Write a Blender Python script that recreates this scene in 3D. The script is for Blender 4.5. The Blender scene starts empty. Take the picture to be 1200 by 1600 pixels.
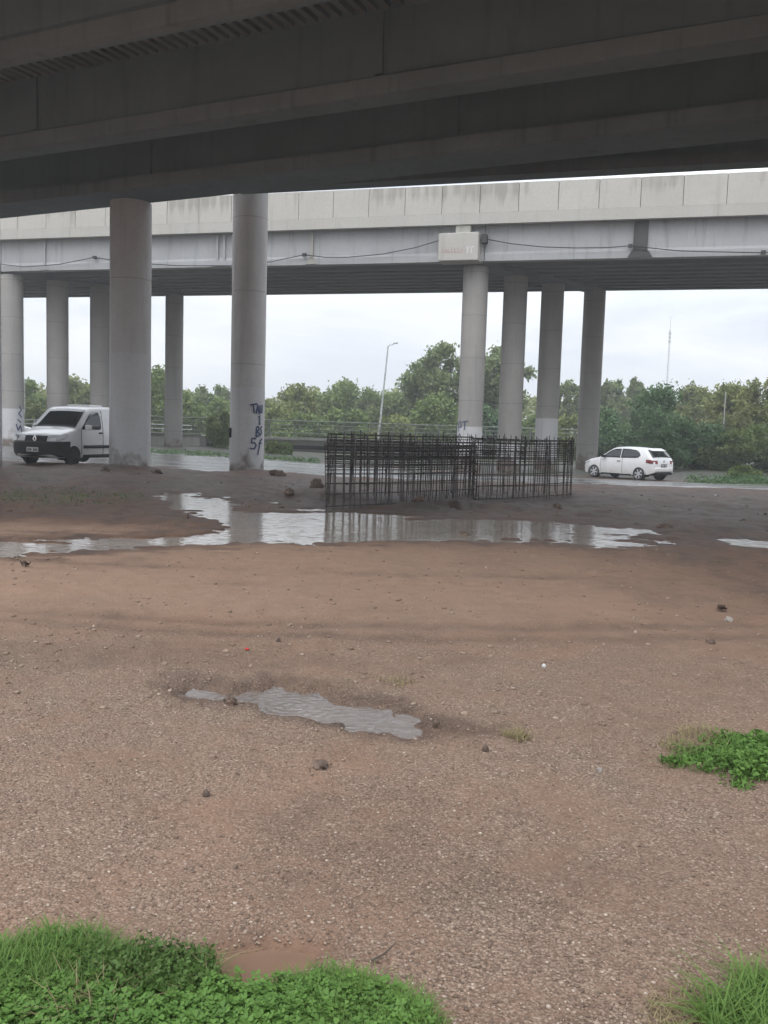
import bpy, bmesh, math, random
import numpy as np
from mathutils import Vector, Matrix
random.seed(5)
RNG = np.random.default_rng(11)
S = bpy.context.scene
COL = S.collection
PI = math.pi

# ------------------------------------------------------------------ camera
F, HOR, ROLL, EYE = 1400.0, 672.0, 0.030, 1.45
_p = math.atan((800 - HOR) / F)
RM = Matrix.Rotation(PI/2 - _p, 3, 'X') @ Matrix.Rotation(ROLL, 3, 'Z')
RN = np.array(RM)
cam = bpy.data.objects.new('camera', bpy.data.cameras.new('camera'))
COL.objects.link(cam)
cam.data.sensor_fit = 'VERTICAL'; cam.data.sensor_height = 36; cam.data.sensor_width = 27
cam.data.lens = 36 * F / 1600
cam.data.clip_start = 0.05; cam.data.clip_end = 6000
cam.matrix_world = Matrix.Translation((0, 0, EYE)) @ RM.to_4x4()
S.camera = cam

def ray(px, py):                     # direction through a photo pixel, per metre of depth (Y)
    d = RN @ np.array([(px - 600) / F, -(py - 800) / F, -1.0])
    return d / d[1]
def atY(px, py, Y):
    d = ray(px, py); return np.array([0, 0, EYE]) + d * Y
def atZ(px, py, z):
    d = ray(px, py); return np.array([0, 0, EYE]) + d * ((z - EYE) / d[2])
def project(P):
    q = (P - np.array([0, 0, EYE])) @ RN
    w = np.maximum(-q[..., 2], 1e-3)
    return 600 + F * q[..., 0] / w, 800 - F * q[..., 1] / w

# ------------------------------------------------------------------ numpy noise
def _hash(ix, iy, seed):
    n = (ix.astype(np.int64) * 374761393 + iy.astype(np.int64) * 668265263 + seed * 1442695041) & 0xffffffff
    n = ((n ^ (n >> 13)) * 1274126177) & 0xffffffff
    return ((n ^ (n >> 16)) & 0xffffff) / float(0xffffff)
def vnoise(x, y, seed=0):
    ix = np.floor(x); iy = np.floor(y); fx = x - ix; fy = y - iy
    fx = fx*fx*(3-2*fx); fy = fy*fy*(3-2*fy)
    a = _hash(ix, iy, seed); b = _hash(ix+1, iy, seed); c = _hash(ix, iy+1, seed); d = _hash(ix+1, iy+1, seed)
    return (a*(1-fx)+b*fx)*(1-fy) + (c*(1-fx)+d*fx)*fy
def fbm(x, y, seed=0, o=4):
    s = 0; a = 1; t = 0
    for k in range(o):
        s = s + a*vnoise(x, y, seed+k*17); t += a; a *= .5; x = x*2.03+7.1; y = y*2.03+3.7
    return s/t
def sst(a, b, x):
    t = np.clip((x-a)/(b-a), 0, 1); return t*t*(3-2*t)
def sdf(poly, x, y):                 # signed distance, positive inside
    poly = np.asarray(poly, float); n = len(poly)
    d2 = np.full(x.shape, 1e18); ins = np.zeros(x.shape, bool)
    for i in range(n):
        a = poly[i]; b = poly[(i+1) % n]; e = b-a
        wx = x-a[0]; wy = y-a[1]
        t = np.clip((wx*e[0]+wy*e[1])/(e@e), 0, 1)
        d2 = np.minimum(d2, (wx-e[0]*t)**2+(wy-e[1]*t)**2)
        c = ((a[1] > y) != (b[1] > y)) & (x < (b[0]-a[0])*(y-a[1])/((b[1]-a[1]) if b[1] != a[1] else 1e-9)+a[0])
        ins ^= c
    return np.where(ins, 1, -1)*np.sqrt(d2)

# ------------------------------------------------------------------ terrain
def zbase(x, y):
    return -0.42*sst(-16, 4, x)*sst(23, 42, y)
# puddle outlines: (photo outline of the waterline, bed level)
PUD = {
 'main': [(268,776),(300,773),(352,782),(360,800),(420,800),(500,802),(560,806),(640,810),(720,812),(830,815),(930,822),(1020,827),(1015,834),(960,840),(1035,848),(960,855),(880,849),(800,842),(700,841),(600,843),(520,847),(430,849),(360,846),(300,852),(150,855),(60,864),(-60,866),(-60,850),(30,847),(150,844),(250,845),(340,836),(372,830),(352,815),(300,800)],
 'edge': [(1120,842),(1160,841),(1290,849),(1290,860),(1200,858),(1140,853)],
 'front': [(275,1080),(300,1070),(335,1074),(352,1084),(385,1079),(440,1077),(500,1083),(555,1098),(610,1114),(650,1126),(655,1138),(640,1146),(580,1143),(500,1134),(430,1118),(372,1104),(330,1094),(300,1094)],
 'verge': [(20,748),(60,744),(100,747),(90,754),(40,756)],
 'mud': [(330,1496),(420,1480),(500,1490),(480,1520),(400,1540),(340,1530)],
}
LEVEL = {}
def plevel(k):
    if k not in LEVEL:
        p = np.array([atZ(a, b, 0)[:2] for a, b in PUD[k]])
        c = p.mean(0); LEVEL[k] = float(zbase(c[0], c[1])) - {'main': .02, 'edge': .02, 'front': .015, 'verge': .02, 'mud': .02}[k]
    return LEVEL[k]
def pscale(k): return {'main': 7.0, 'edge': 4.0, 'front': 16.0, 'verge': 4.0, 'mud': 18.0}[k]
def pmask(k, x, y):
    """waterline field: >0 in the water, about -1..1 over the shore"""
    px, py = project(np.stack([x, y, np.full(x.shape, plevel(k))], -1))
    sx = {'main': .28, 'edge': .25, 'front': .45, 'verge': .3, 'mud': .5}[k]      # stretch: the outlines lie at a grazing angle
    d = sdf([(a*sx, b) for a, b in PUD[k]], px*sx, py)
    d = np.where(y < .5, -1e3, d)
    nz = fbm(x*2.2, y*1.5, 31)-.5 + .6*(fbm(x*7, y*5, 77)-.5)
    if k == 'main': nz = nz + 1.3*(fbm(x*.9, y*3.2, 35)-.5) + 1.5*(fbm(x*2.2, y*9, 36)-.5) - .10*sst(0, 4, x) + .38
    dd = d/pscale(k)
    if k == 'main': dd = np.minimum(dd, 1.05)
    if k == 'front': nz = nz + .7*(fbm(x*15, y*11, 37)-.5) + .12
    return dd + nz*{'main': 1.5, 'edge': 1.6, 'front': 1.5, 'verge': 1.2, 'mud': .5}[k]
def terrain(x, y, detail=True):
    z = zbase(x, y)
    r = np.hypot(x, y)
    if detail:
        zr0 = z
        z = z + (fbm(x*.55, y*.55, 3)-.5)*.07*sst(3, 12, r)*(1-.5*sst(40, 90, r)) + (fbm(x*2.6, y*2.6, 9)-.5)*.035 + (fbm(x*11, y*11, 15, 3)-.5)*.012*(1-sst(14, 30, r))
        # churned mud behind the puddle and round the piers
        churn = sst(12.5, 14.5, y)*(1-sst(27, 31, y))
        z = z + churn*((fbm(x*1.6, y*1.6, 23)-.45)*.14 + (fbm(x*5, y*3, 27)-.5)*.05)
        # spoil heap in front of the cages, and heaps at their feet
        for cx, cy, rx, ry, hh in ((1.7, 17.0, 1.7, .9, .17), (-1.35, 19.0, .8, .8, .16), (-3.6, 27.6, 2.2, .9, .10), (-7.3, 26.4, 2.2, 1.0, .12), (-9.5, 22.5, 4.5, 2.2, .12), (-10.2, 27.4, 4.5, 3.2, .10), (7.6, 15.0, 2.2, .5, .08)):
            z = z + hh*np.exp(-((x-cx)/rx)**2-((y-cy)/ry)**2)*(.6+.8*fbm(x*2, y*2, 41))
        z = zr0 + (z-zr0)*(1-.85*sst(27.2, 29, y)*sst(-7, -4.5, x + .35*(y-28)))
        # wheel ruts
        for (a, b, c, w, dd) in ((9.0, .05, .03, .12, .012), (6.2, .03, .04, .10, .010), (6.55, .04, .04, .10, .010)):
            yy = a+b*x+c*x*x
            z = z - dd*np.exp(-((y-yy)/w)**2)
        for k in PUD:
            m = pmask(k, x, y); L = plevel(k)
            near = sst(-2.2, -.2, m)
            z = z*(1-near) + L*near + near*(fbm(x*5, y*5, 88)-.5)*.012
            z = z - .07*sst(-.5, 1.2, m) + .035*near*sst(-.1, -1.2, m)*0 + .020*near
    return z
def gz(x, y): return float(terrain(np.array([float(x)]), np.array([float(y)]))[0])
def ground(px, py):
    z = 0.0
    for _ in range(12):
        P = atZ(px, py, z); z = .5*z + .5*float(zbase(P[0], P[1]))
    P = atZ(px, py, z); return float(P[0]), float(P[1]), gz(P[0], P[1])

# ------------------------------------------------------------------ object helpers
def tag(o, label=None, cat=None, group=None, kind=None):
    if label: o['label'] = label
    if cat: o['category'] = cat
    if group: o['group'] = group
    if kind: o['kind'] = kind
    return o
def empty(name, loc=(0, 0, 0), rz=0.0):
    o = bpy.data.objects.new(name, None); COL.objects.link(o)
    o.location = loc; o.rotation_euler = (0, 0, rz); o.empty_display_size = .3
    return o
def mesh_np(name, V, Fc, mat, parent=None, smooth=False, attrs=None):
    """V (n,3); Fc (m,k) array or list of arrays"""
    me = bpy.data.meshes.new(name)
    V = np.asarray(V, np.float32)
    fl = Fc if isinstance(Fc, list) else [Fc]
    fl = [np.asarray(f, np.int32) for f in fl if len(f)]
    loops = np.concatenate([f.ravel() for f in fl]); tot = np.concatenate([np.full(len(f), f.shape[1], np.int32) for f in fl])
    st = np.concatenate([[0], np.cumsum(tot)[:-1]]).astype(np.int32)
    me.vertices.add(len(V)); me.vertices.foreach_set('co', V.ravel())
    me.loops.add(len(loops)); me.loops.foreach_set('vertex_index', loops)
    me.polygons.add(len(tot)); me.polygons.foreach_set('loop_start', st); me.polygons.foreach_set('loop_total', tot)
    me.update(calc_edges=True)
    if smooth: me.polygons.foreach_set('use_smooth', np.ones(len(tot), bool))
    for k, a in (attrs or {}).items():
        at = me.attributes.new(k, 'FLOAT', 'POINT'); at.data.foreach_set('value', np.asarray(a, np.float32))
    me.validate(); 
    me.materials.append(mat)
    o = bpy.data.objects.new(name, me); COL.objects.link(o)
    if parent: o.parent = parent
    return o

class MB:
    def __init__(s): s.v = []; s.f = []
    def add(s, vs, fs):
        n = len(s.v); s.v += [tuple(map(float, v)) for v in vs]; s.f += [tuple(n+i for i in f) for f in fs]; return s
    def box(s, x0, x1, y0, y1, z0, z1, M=None):
        vs = [Vector((x, y, z)) for z in (z0, z1) for y in (y0, y1) for x in (x0, x1)]
        if M: vs = [M @ v for v in vs]
        return s.add(vs, [(0,2,3,1),(4,5,7,6),(0,1,5,4),(2,6,7,3),(0,4,6,2),(1,3,7,5)])
    def hexa(s, b, t):       # bottom and top loops (same length)
        n = len(b)
        return s.add(list(b)+list(t), [tuple(range(n))[::-1], tuple(range(n, 2*n))]+[(i, (i+1) % n, n+(i+1) % n, n+i) for i in range(n)])
    def prism(s, poly, z0, z1): return s.hexa([(x, y, z0) for x, y in poly], [(x, y, z1) for x, y in poly])
    def extr(s, prof, x0, x1):   # profile (y,z) swept along x
        n = len(prof)
        return s.add([(x0, y, z) for y, z in prof]+[(x1, y, z) for y, z in prof], [tuple(range(n)), tuple(range(n, 2*n))[::-1]]+[(i, n+i, n+(i+1) % n, (i+1) % n) for i in range(n)])
    def tube(s, pts, r, n=6, caps=True):
        pts = [Vector(p) for p in pts]; rs = r if isinstance(r, (list, tuple)) else [r]*len(pts)
        vs = []; ref = None
        for i, p in enumerate(pts):
            d = (pts[min(i+1, len(pts)-1)]-pts[max(i-1, 0)]).normalized()
            if ref is None: ref = Vector((1, 0, 0)) if abs(d.x) < .8 else Vector((0, 1, 0))
            a = d.cross(ref).normalized(); b = d.cross(a); ref = a.cross(d) if a.length else ref
            for k in range(n):
                t = 2*PI*k/n; vs.append(p+(a*math.cos(t)+b*math.sin(t))*rs[i])
        fs = [(i*n+k, i*n+(k+1) % n, (i+1)*n+(k+1) % n, (i+1)*n+k) for i in range(len(pts)-1) for k in range(n)]
        if caps: fs += [tuple(range(n))[::-1], tuple(range((len(pts)-1)*n, len(pts)*n))]
        return s.add(vs, fs)
    def cyl(s, x, y, zs, rs, n=40):  # vertical lathe about x,y
        vs = [(x+r*math.cos(2*PI*k/n), y+r*math.sin(2*PI*k/n), z) for z, r in zip(zs, rs) for k in range(n)]
        m = len(zs)
        fs = [(i*n+k, i*n+(k+1) % n, (i+1)*n+(k+1) % n, (i+1)*n+k) for i in range(m-1) for k in range(n)]
        return s.add(vs, fs+[tuple(range(n))[::-1], tuple(range((m-1)*n, m*n))])
    def xlathe(s, prof, cx, cy, cz, n=28):   # (y offset, radius) about the y axis
        vs = [(cx+r*math.cos(2*PI*k/n), cy+y, cz+r*math.sin(2*PI*k/n)) for y, r in prof for k in range(n)]
        m = len(prof)
        fs = [(i*n+k, i*n+(k+1) % n, (i+1)*n+(k+1) % n, (i+1)*n+k) for i in range(m-1) for k in range(n)]
        return s.add(vs, fs+[tuple(range(n))[::-1], tuple(range((m-1)*n, m*n))])
    def build(s, name, mat, parent=None, smooth=None, bevel=0):
        me = bpy.data.meshes.new(name); me.from_pydata(s.v, [], s.f)
        bm = bmesh.new(); bm.from_mesh(me); bmesh.ops.recalc_face_normals(bm, faces=bm.faces); bm.to_mesh(me); bm.free()
        me.materials.append(mat)
        if smooth is not None:
            me.polygons.foreach_set('use_smooth', np.ones(len(me.polygons), bool)); me.set_sharp_from_angle(angle=math.radians(smooth))
        o = bpy.data.objects.new(name, me); COL.objects.link(o)
        if parent: o.parent = parent
        if bevel:
            b = o.modifiers.new('bevel', 'BEVEL'); b.width = bevel; b.segments = 2; b.limit_method = 'ANGLE'
        return o

# ------------------------------------------------------------------ materials
class NT:
    def __init__(s, name):
        s.m = bpy.data.materials.new(name); s.m.use_nodes = True; s.t = s.m.node_tree; s.t.nodes.clear()
        s.out = s.n('ShaderNodeOutputMaterial'); s.b = s.n('ShaderNodeBsdfPrincipled'); s.t.links.new(s.b.outputs[0], s.out.inputs[0])
        s.co = s.n('ShaderNodeTexCoord').outputs['Object']
    def n(s, t, **k):
        o = s.t.nodes.new(t)
        for a, v in k.items(): setattr(o, a, v)
        return o
    def l(s, a, b): s.t.links.new(a, b)
    def put(s, inp, v):
        if hasattr(v, 'is_output'): s.l(v, inp)
        elif isinstance(v, (tuple, list)) and len(v) == 3 and inp.type == 'RGBA': inp.default_value = (*v, 1)
        else: inp.default_value = v
    def mapc(s, scale=(1, 1, 1), src=None):
        m = s.n('ShaderNodeMapping'); s.l(src or s.co, m.inputs[0]); m.inputs['Scale'].default_value = scale; return m.outputs[0]
    def noise(s, scale=1, detail=4, rough=.55, src=None, dist=0, out=0):
        o = s.n('ShaderNodeTexNoise'); s.l(src or s.co, o.inputs['Vector']); o.inputs['Scale'].default_value = scale; o.inputs['Detail'].default_value = detail; o.inputs['Roughness'].default_value = rough; o.inputs['Distortion'].default_value = dist
        return o.outputs[out]
    def vor(s, scale=1, out='Distance', src=None, feature='F1'):
        o = s.n('ShaderNodeTexVoronoi', feature=feature); s.l(src or s.co, o.inputs['Vector']); o.inputs['Scale'].default_value = scale; return o.outputs[out]
    def ramp(s, v, *st):
        o = s.n('ShaderNodeValToRGB'); s.l(v, o.inputs[0]); e = o.color_ramp.elements
        while len(e) < len(st): e.new(.5)
        for a, (p, c) in zip(e, st):
            a.position = p; a.color = (*c, 1) if isinstance(c, tuple) else (c, c, c, 1)
        return o.outputs[0]
    def mix(s, f, a, b, mode='MIX'):
        o = s.n('ShaderNodeMix', data_type='RGBA', blend_type=mode); s.put(o.inputs[0], f); s.put(o.inputs[6], a); s.put(o.inputs[7], b); return o.outputs[2]
    def math(s, op, a, b=0.0):
        o = s.n('ShaderNodeMath', operation=op); s.put(o.inputs[0], a); s.put(o.inputs[1], b); return o.outputs[0]
    def attr(s, name): return s.n('ShaderNodeAttribute', attribute_name=name).outputs['Fac']
    def z(s, src=None):
        o = s.n('ShaderNodeSeparateXYZ'); s.l(src or s.co, o.inputs[0]); return o.outputs
    def bump(s, h, strength=.5, dist=.02, nrm=None):
        o = s.n('ShaderNodeBump'); o.inputs['Strength'].default_value = strength; o.inputs['Distance'].default_value = dist; s.l(h, o.inputs['Height'])
        if nrm: s.l(nrm, o.inputs['Normal'])
        return o.outputs[0]
    def fin(s, color=None, rough=.8, nrm=None, metal=0, spec=.5):
        if color is not None: s.put(s.b.inputs['Base Color'], color)
        s.put(s.b.inputs['Roughness'], rough); s.put(s.b.inputs['Metallic'], metal); s.put(s.b.inputs['Specular IOR Level'], spec)
        if nrm: s.l(nrm, s.b.inputs['Normal'])
        return s.m

def plain(name, c, rough=.6, metal=0, var=.12, scale=6, spec=.5, bump=0):
    t = NT(name); v = t.noise(scale, 4)
    c2 = tuple(x*(1-var*2) for x in c); c1 = tuple(min(1, x*(1+var)) for x in c)
    col = t.ramp(v, (.3, c2), (.7, c1))
    return t.fin(col, rough, t.bump(v, .3, bump) if bump else None, metal, spec)

def concrete(name, c, stain=.5, streak=.4, joint=None, jw=.012, rough=.85, warm=None, rnd=.0):
    t = NT(name)
    big = t.noise(.55, 5, .6); fine = t.noise(9, 6, .7); grain = t.noise(60, 3, .6)
    dk = tuple(x*(1-.45*stain) for x in c)
    col = t.mix(t.ramp(big, (.35, 0.), (.68, 1.)), dk, c)
    if warm: col = t.mix(t.ramp(t.noise(.9, 4, .6), (.5, 0.), (.75, .6)), col, warm)
    col = t.mix(t.ramp(fine, (.3, .55), (.75, 0.)), col, tuple(x*.72 for x in c))
    st = t.noise(1.0, 5, .65, src=t.mapc((3.2, 3.2, .22)))
    col = t.mix(t.math('MULTIPLY', t.ramp(st, (.54, 0.), (.74, 1.)), streak), col, tuple(x*.42 for x in c))
    if rnd:
        oi = t.n('ShaderNodeObjectInfo').outputs['Random']
        col = t.mix(t.math('MULTIPLY', oi, rnd), col, tuple(x*.7 for x in c))
    h = t.math('ADD', t.math('MULTIPLY', grain, .4), fine)
    if joint:
        zz = t.z()[2]
        w = t.math('ADD', zz, t.math('MULTIPLY', t.noise(1.2, 2), .05))
        fr = t.math('ABSOLUTE', t.math('SUBTRACT', t.math('FRACT', t.math('DIVIDE', w, joint)), .5))
        ln = t.math('LESS_THAN', fr, jw/joint)
        col = t.mix(t.math('MULTIPLY', ln, .55), col, tuple(x*.35 for x in c))
    return t.fin(col, rough, t.bump(h, .35, .012), 0, .3)

M = {}
M['col'] = concrete('column_concrete', (.55, .54, .53), .35, .35, 2.3)
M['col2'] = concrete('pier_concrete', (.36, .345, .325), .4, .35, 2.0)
M['paint'] = concrete('white_limewash', (.57, .57, .575), .28, .25, rough=.8)
def splash(mat):            # mud splashed up the foot of a pier
    t = mat.node_tree; b = next(n for n in t.nodes if n.type == 'BSDF_PRINCIPLED'); src = b.inputs['Base Color'].links[0].from_socket
    co = t.nodes.new('ShaderNodeTexCoord'); sp = t.nodes.new('ShaderNodeSeparateXYZ'); t.links.new(co.outputs['Object'], sp.inputs[0])
    nz = t.nodes.new('ShaderNodeTexNoise'); nz.inputs['Scale'].default_value = 2.2; nz.inputs['Detail'].default_value = 6; t.links.new(co.outputs['Object'], nz.inputs['Vector'])
    a = t.nodes.new('ShaderNodeMath'); a.operation = 'MULTIPLY_ADD'; a.inputs[1].default_value = -2.6; t.links.new(nz.outputs[0], a.inputs[0]); t.links.new(sp.outputs[2], a.inputs[2])
    rp = t.nodes.new('ShaderNodeMapRange'); rp.inputs[1].default_value = -1.35; rp.inputs[2].default_value = -.75; rp.inputs[3].default_value = .9; rp.inputs[4].default_value = 0; t.links.new(a.outputs[0], rp.inputs[0])
    mx = t.nodes.new('ShaderNodeMix'); mx.data_type = 'RGBA'; t.links.new(rp.outputs[0], mx.inputs[0]); t.links.new(src, mx.inputs[6]); mx.inputs[7].default_value = (.12, .085, .065, 1); t.links.new(mx.outputs[2], b.inputs['Base Color'])
splash(M['paint']); splash(M['col']); splash(M['col2'])
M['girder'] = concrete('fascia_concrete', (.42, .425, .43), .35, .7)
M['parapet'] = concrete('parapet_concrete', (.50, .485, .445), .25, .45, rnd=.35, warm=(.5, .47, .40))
def panel_mat():
    m = concrete('weathered_parapet_panel', (.51, .49, .445), .22, .25, rnd=.22, warm=(.5, .47, .40))
    t = m.node_tree; b = next(n for n in t.nodes if n.type == 'BSDF_PRINCIPLED'); src = b.inputs['Base Color'].links[0].from_socket
    N_ = t.nodes.new; L_ = t.links.new
    def mth(op, a, b_=0.0):
        o = N_('ShaderNodeMath'); o.operation = op
        for i_, v in ((0, a), (1, b_)):
            if hasattr(v, 'is_output'): L_(v, o.inputs[i_])
            else: o.inputs[i_].default_value = v
        return o.outputs[0]
    co = N_('ShaderNodeTexCoord').outputs['Object']; sp = N_('ShaderNodeSeparateXYZ'); L_(co, sp.inputs[0])
    mp = N_('ShaderNodeMapping'); mp.inputs['Scale'].default_value = (4.2, 1, .45); L_(co, mp.inputs[0])
    nz = N_('ShaderNodeTexNoise'); nz.inputs['Scale'].default_value = 1.0; nz.inputs['Detail'].default_value = 5; L_(mp.outputs[0], nz.inputs['Vector'])
    mr = N_('ShaderNodeMapRange'); mr.inputs[1].default_value = 11.0; mr.inputs[2].default_value = 12.35; mr.inputs[3].default_value = 0; mr.inputs[4].default_value = 1; L_(sp.outputs[2], mr.inputs[0])
    rnd = N_('ShaderNodeObjectInfo').outputs['Random']
    amt = mth('ADD', mth('MULTIPLY', mth('GREATER_THAN', rnd, .78), .22), -.0)
    v = mth('ADD', mth('ADD', nz.outputs[0], mth('MULTIPLY', mth('POWER', mr.outputs[0], 3.0), .17)), mth('MULTIPLY', amt, mr.outputs[0]))
    r2 = N_('ShaderNodeMapRange'); r2.inputs[1].default_value = .73; r2.inputs[2].default_value = .95; r2.inputs[4].default_value = .5; L_(v, r2.inputs[0])
    mx = N_('ShaderNodeMix'); mx.data_type = 'RGBA'; L_(r2.outputs[0], mx.inputs[0]); L_(src, mx.inputs[6]); mx.inputs[7].default_value = (.20, .18, .145, 1); L_(mx.outputs[2], b.inputs['Base Color'])
    return m
M['panel'] = panel_mat()
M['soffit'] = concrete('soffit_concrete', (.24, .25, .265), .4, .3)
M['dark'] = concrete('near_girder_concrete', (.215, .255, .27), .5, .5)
M['flange'] = concrete('near_flange_lit', (.235, .255, .262), .6, .6)  # web concrete again, toned for the light on the flange faces
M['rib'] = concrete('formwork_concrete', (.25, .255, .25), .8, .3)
M['wall'] = concrete('old_wall_concrete', (.42, .41, .37), .6, .8)
M['moss'] = concrete('mossy_concrete', (.20, .21, .17), .7, .8)
M['black_conc'] = concrete('dark_concrete', (.09, .09, .085), .6, .5)
M['graf'] = plain('navy_spray_paint', (.045, .07, .15), .75, var=.3, scale=20)
M['graf2'] = plain('faded_red_paint', (.42, .30, .28), .8, var=.3, scale=14)
M['grafw'] = plain('faded_white_paint', (.62, .61, .60), .8, var=.2, scale=14)
M['black'] = plain('black_plastic', (.012, .013, .016), .6, var=.2, spec=.3)
M['tyre'] = plain('tyre_rubber', (.015, .015, .016), .8, var=.2, scale=12)
M['rim'] = plain('silver_alloy', (.55, .56, .58), .35, .7, .08)
M['steelrim'] = plain('dark_steel_rim', (.05, .05, .055), .5, .4, .15)
M['cable'] = plain('black_cable', (.03, .03, .032), .6, var=.2)
M['galv'] = plain('galvanised_steel', (.50, .52, .52), .5, .5, .15, 5)
M['rail'] = plain('weathered_railing', (.17, .20, .16), .6, .2, .25, 4)
M['rust'] = plain('rusty_rebar', (.062, .050, .046), .75, .2, .35, 9)
M['redp'] = plain('red_plastic', (.6, .04, .03), .4)
M['litter'] = plain('white_plastic', (.6, .6, .58), .5, var=.15)
M['leafdry'] = plain('dead_leaf', (.06, .035, .022), .7, var=.3, scale=30)
M['clod'] = plain('mud_clod', (.13, .088, .066), .85, var=.35, scale=14, bump=.02)
M['stone'] = plain('grey_stone', (.30, .26, .23), .8, var=.25, scale=16, bump=.01)
M['sand'] = plain('flat_sandstone', (.27, .205, .165), .85, var=.25, scale=20, bump=.01)
M['bark'] = plain('bark', (.12, .095, .07), .9, var=.35, scale=5, bump=.03)
M['plate'] = plain('plate_white', (.62, .62, .60), .4, var=.05)
M['ink'] = plain('plate_ink', (.03, .03, .035), .5)
M['chrome'] = plain('chrome', (.75, .76, .78), .18, 1, .03)

def carpaint():
    t = NT('white_car_paint'); v = t.noise(2.5, 4)
    zz = t.z()[2]
    dirt = t.math('MULTIPLY', t.ramp(zz, (.22, 1.), (.75, 0.)), t.ramp(t.noise(6, 4), (.35, .2), (.7, .9)))
    col = t.mix(t.math('MULTIPLY', dirt, .5), t.ramp(v, (.3, (.72, .73, .74)), (.7, (.78, .78, .78))), (.30, .24, .19))
    m = t.fin(col, .28, None, 0, .5); t.b.inputs['Coat Weight'].default_value = .6; t.b.inputs['Coat Roughness'].default_value = .06
    return m
M['carpaint'] = carpaint()
def glass(name, c):
    t = NT(name); v = t.noise(3, 2)
    return t.fin(t.ramp(v, (.3, c), (.7, tuple(x*1.3 for x in c))), .06, None, 0, .6)
M['glass'] = glass('tinted_car_glass', (.018, .021, .022))
M['lens'] = glass('clear_lamp_lens', (.50, .52, .53))
M['redlens'] = glass('red_lamp_lens', (.16, .012, .012))

def leafmat(name, a, b, c, trans=.25):
    t = NT(name)
    v = t.noise(.9, 3, .6); w = t.noise(7, 2)
    col = t.ramp(v, (.28, a), (.5, b), (.75, c))
    col = t.mix(t.ramp(w, (.3, .5), (.7, 0.)), col, tuple(x*.6 for x in a))
    rn = t.attr('rnd')
    col = t.mix(t.math('MULTIPLY', rn, .45), col, tuple(x*1.25 for x in c))
    m = t.fin(col, .6, None, 0, .25)
    tr = t.n('ShaderNodeBsdfTranslucent'); t.l(col, tr.inputs[0])
    ms = t.n('ShaderNodeMixShader'); ms.inputs[0].default_value = trans
    t.l(t.b.outputs[0], ms.inputs[1]); t.l(tr.outputs[0], ms.inputs[2]); t.l(ms.outputs[0], t.out.inputs[0])
    return m
M['olive'] = leafmat('olive_foliage', (.135, .17, .05), (.19, .225, .07), (.25, .27, .095))
M['mid'] = leafmat('mid_green_foliage', (.105, .165, .05), (.16, .225, .068), (.215, .27, .09))
M['deep'] = leafmat('dark_green_foliage', (.055, .125, .05), (.085, .165, .065), (.125, .205, .085))
M['pale'] = leafmat('grey_green_foliage', (.125, .175, .07), (.17, .22, .09), (.22, .265, .115))
M['grass'] = leafmat('fresh_grass', (.085, .165, .035), (.12, .215, .048), (.17, .26, .065), .35)
M['clover'] = leafmat('clover_leaf', (.07, .15, .03), (.10, .20, .04), (.14, .25, .055), .3)
M['weed'] = leafmat('dark_weed_leaf', (.05, .10, .028), (.08, .145, .038), (.12, .19, .05), .3)
M['dry'] = leafmat('dry_grass', (.22, .18, .09), (.28, .23, .12), (.32, .28, .15), .3)

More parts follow.
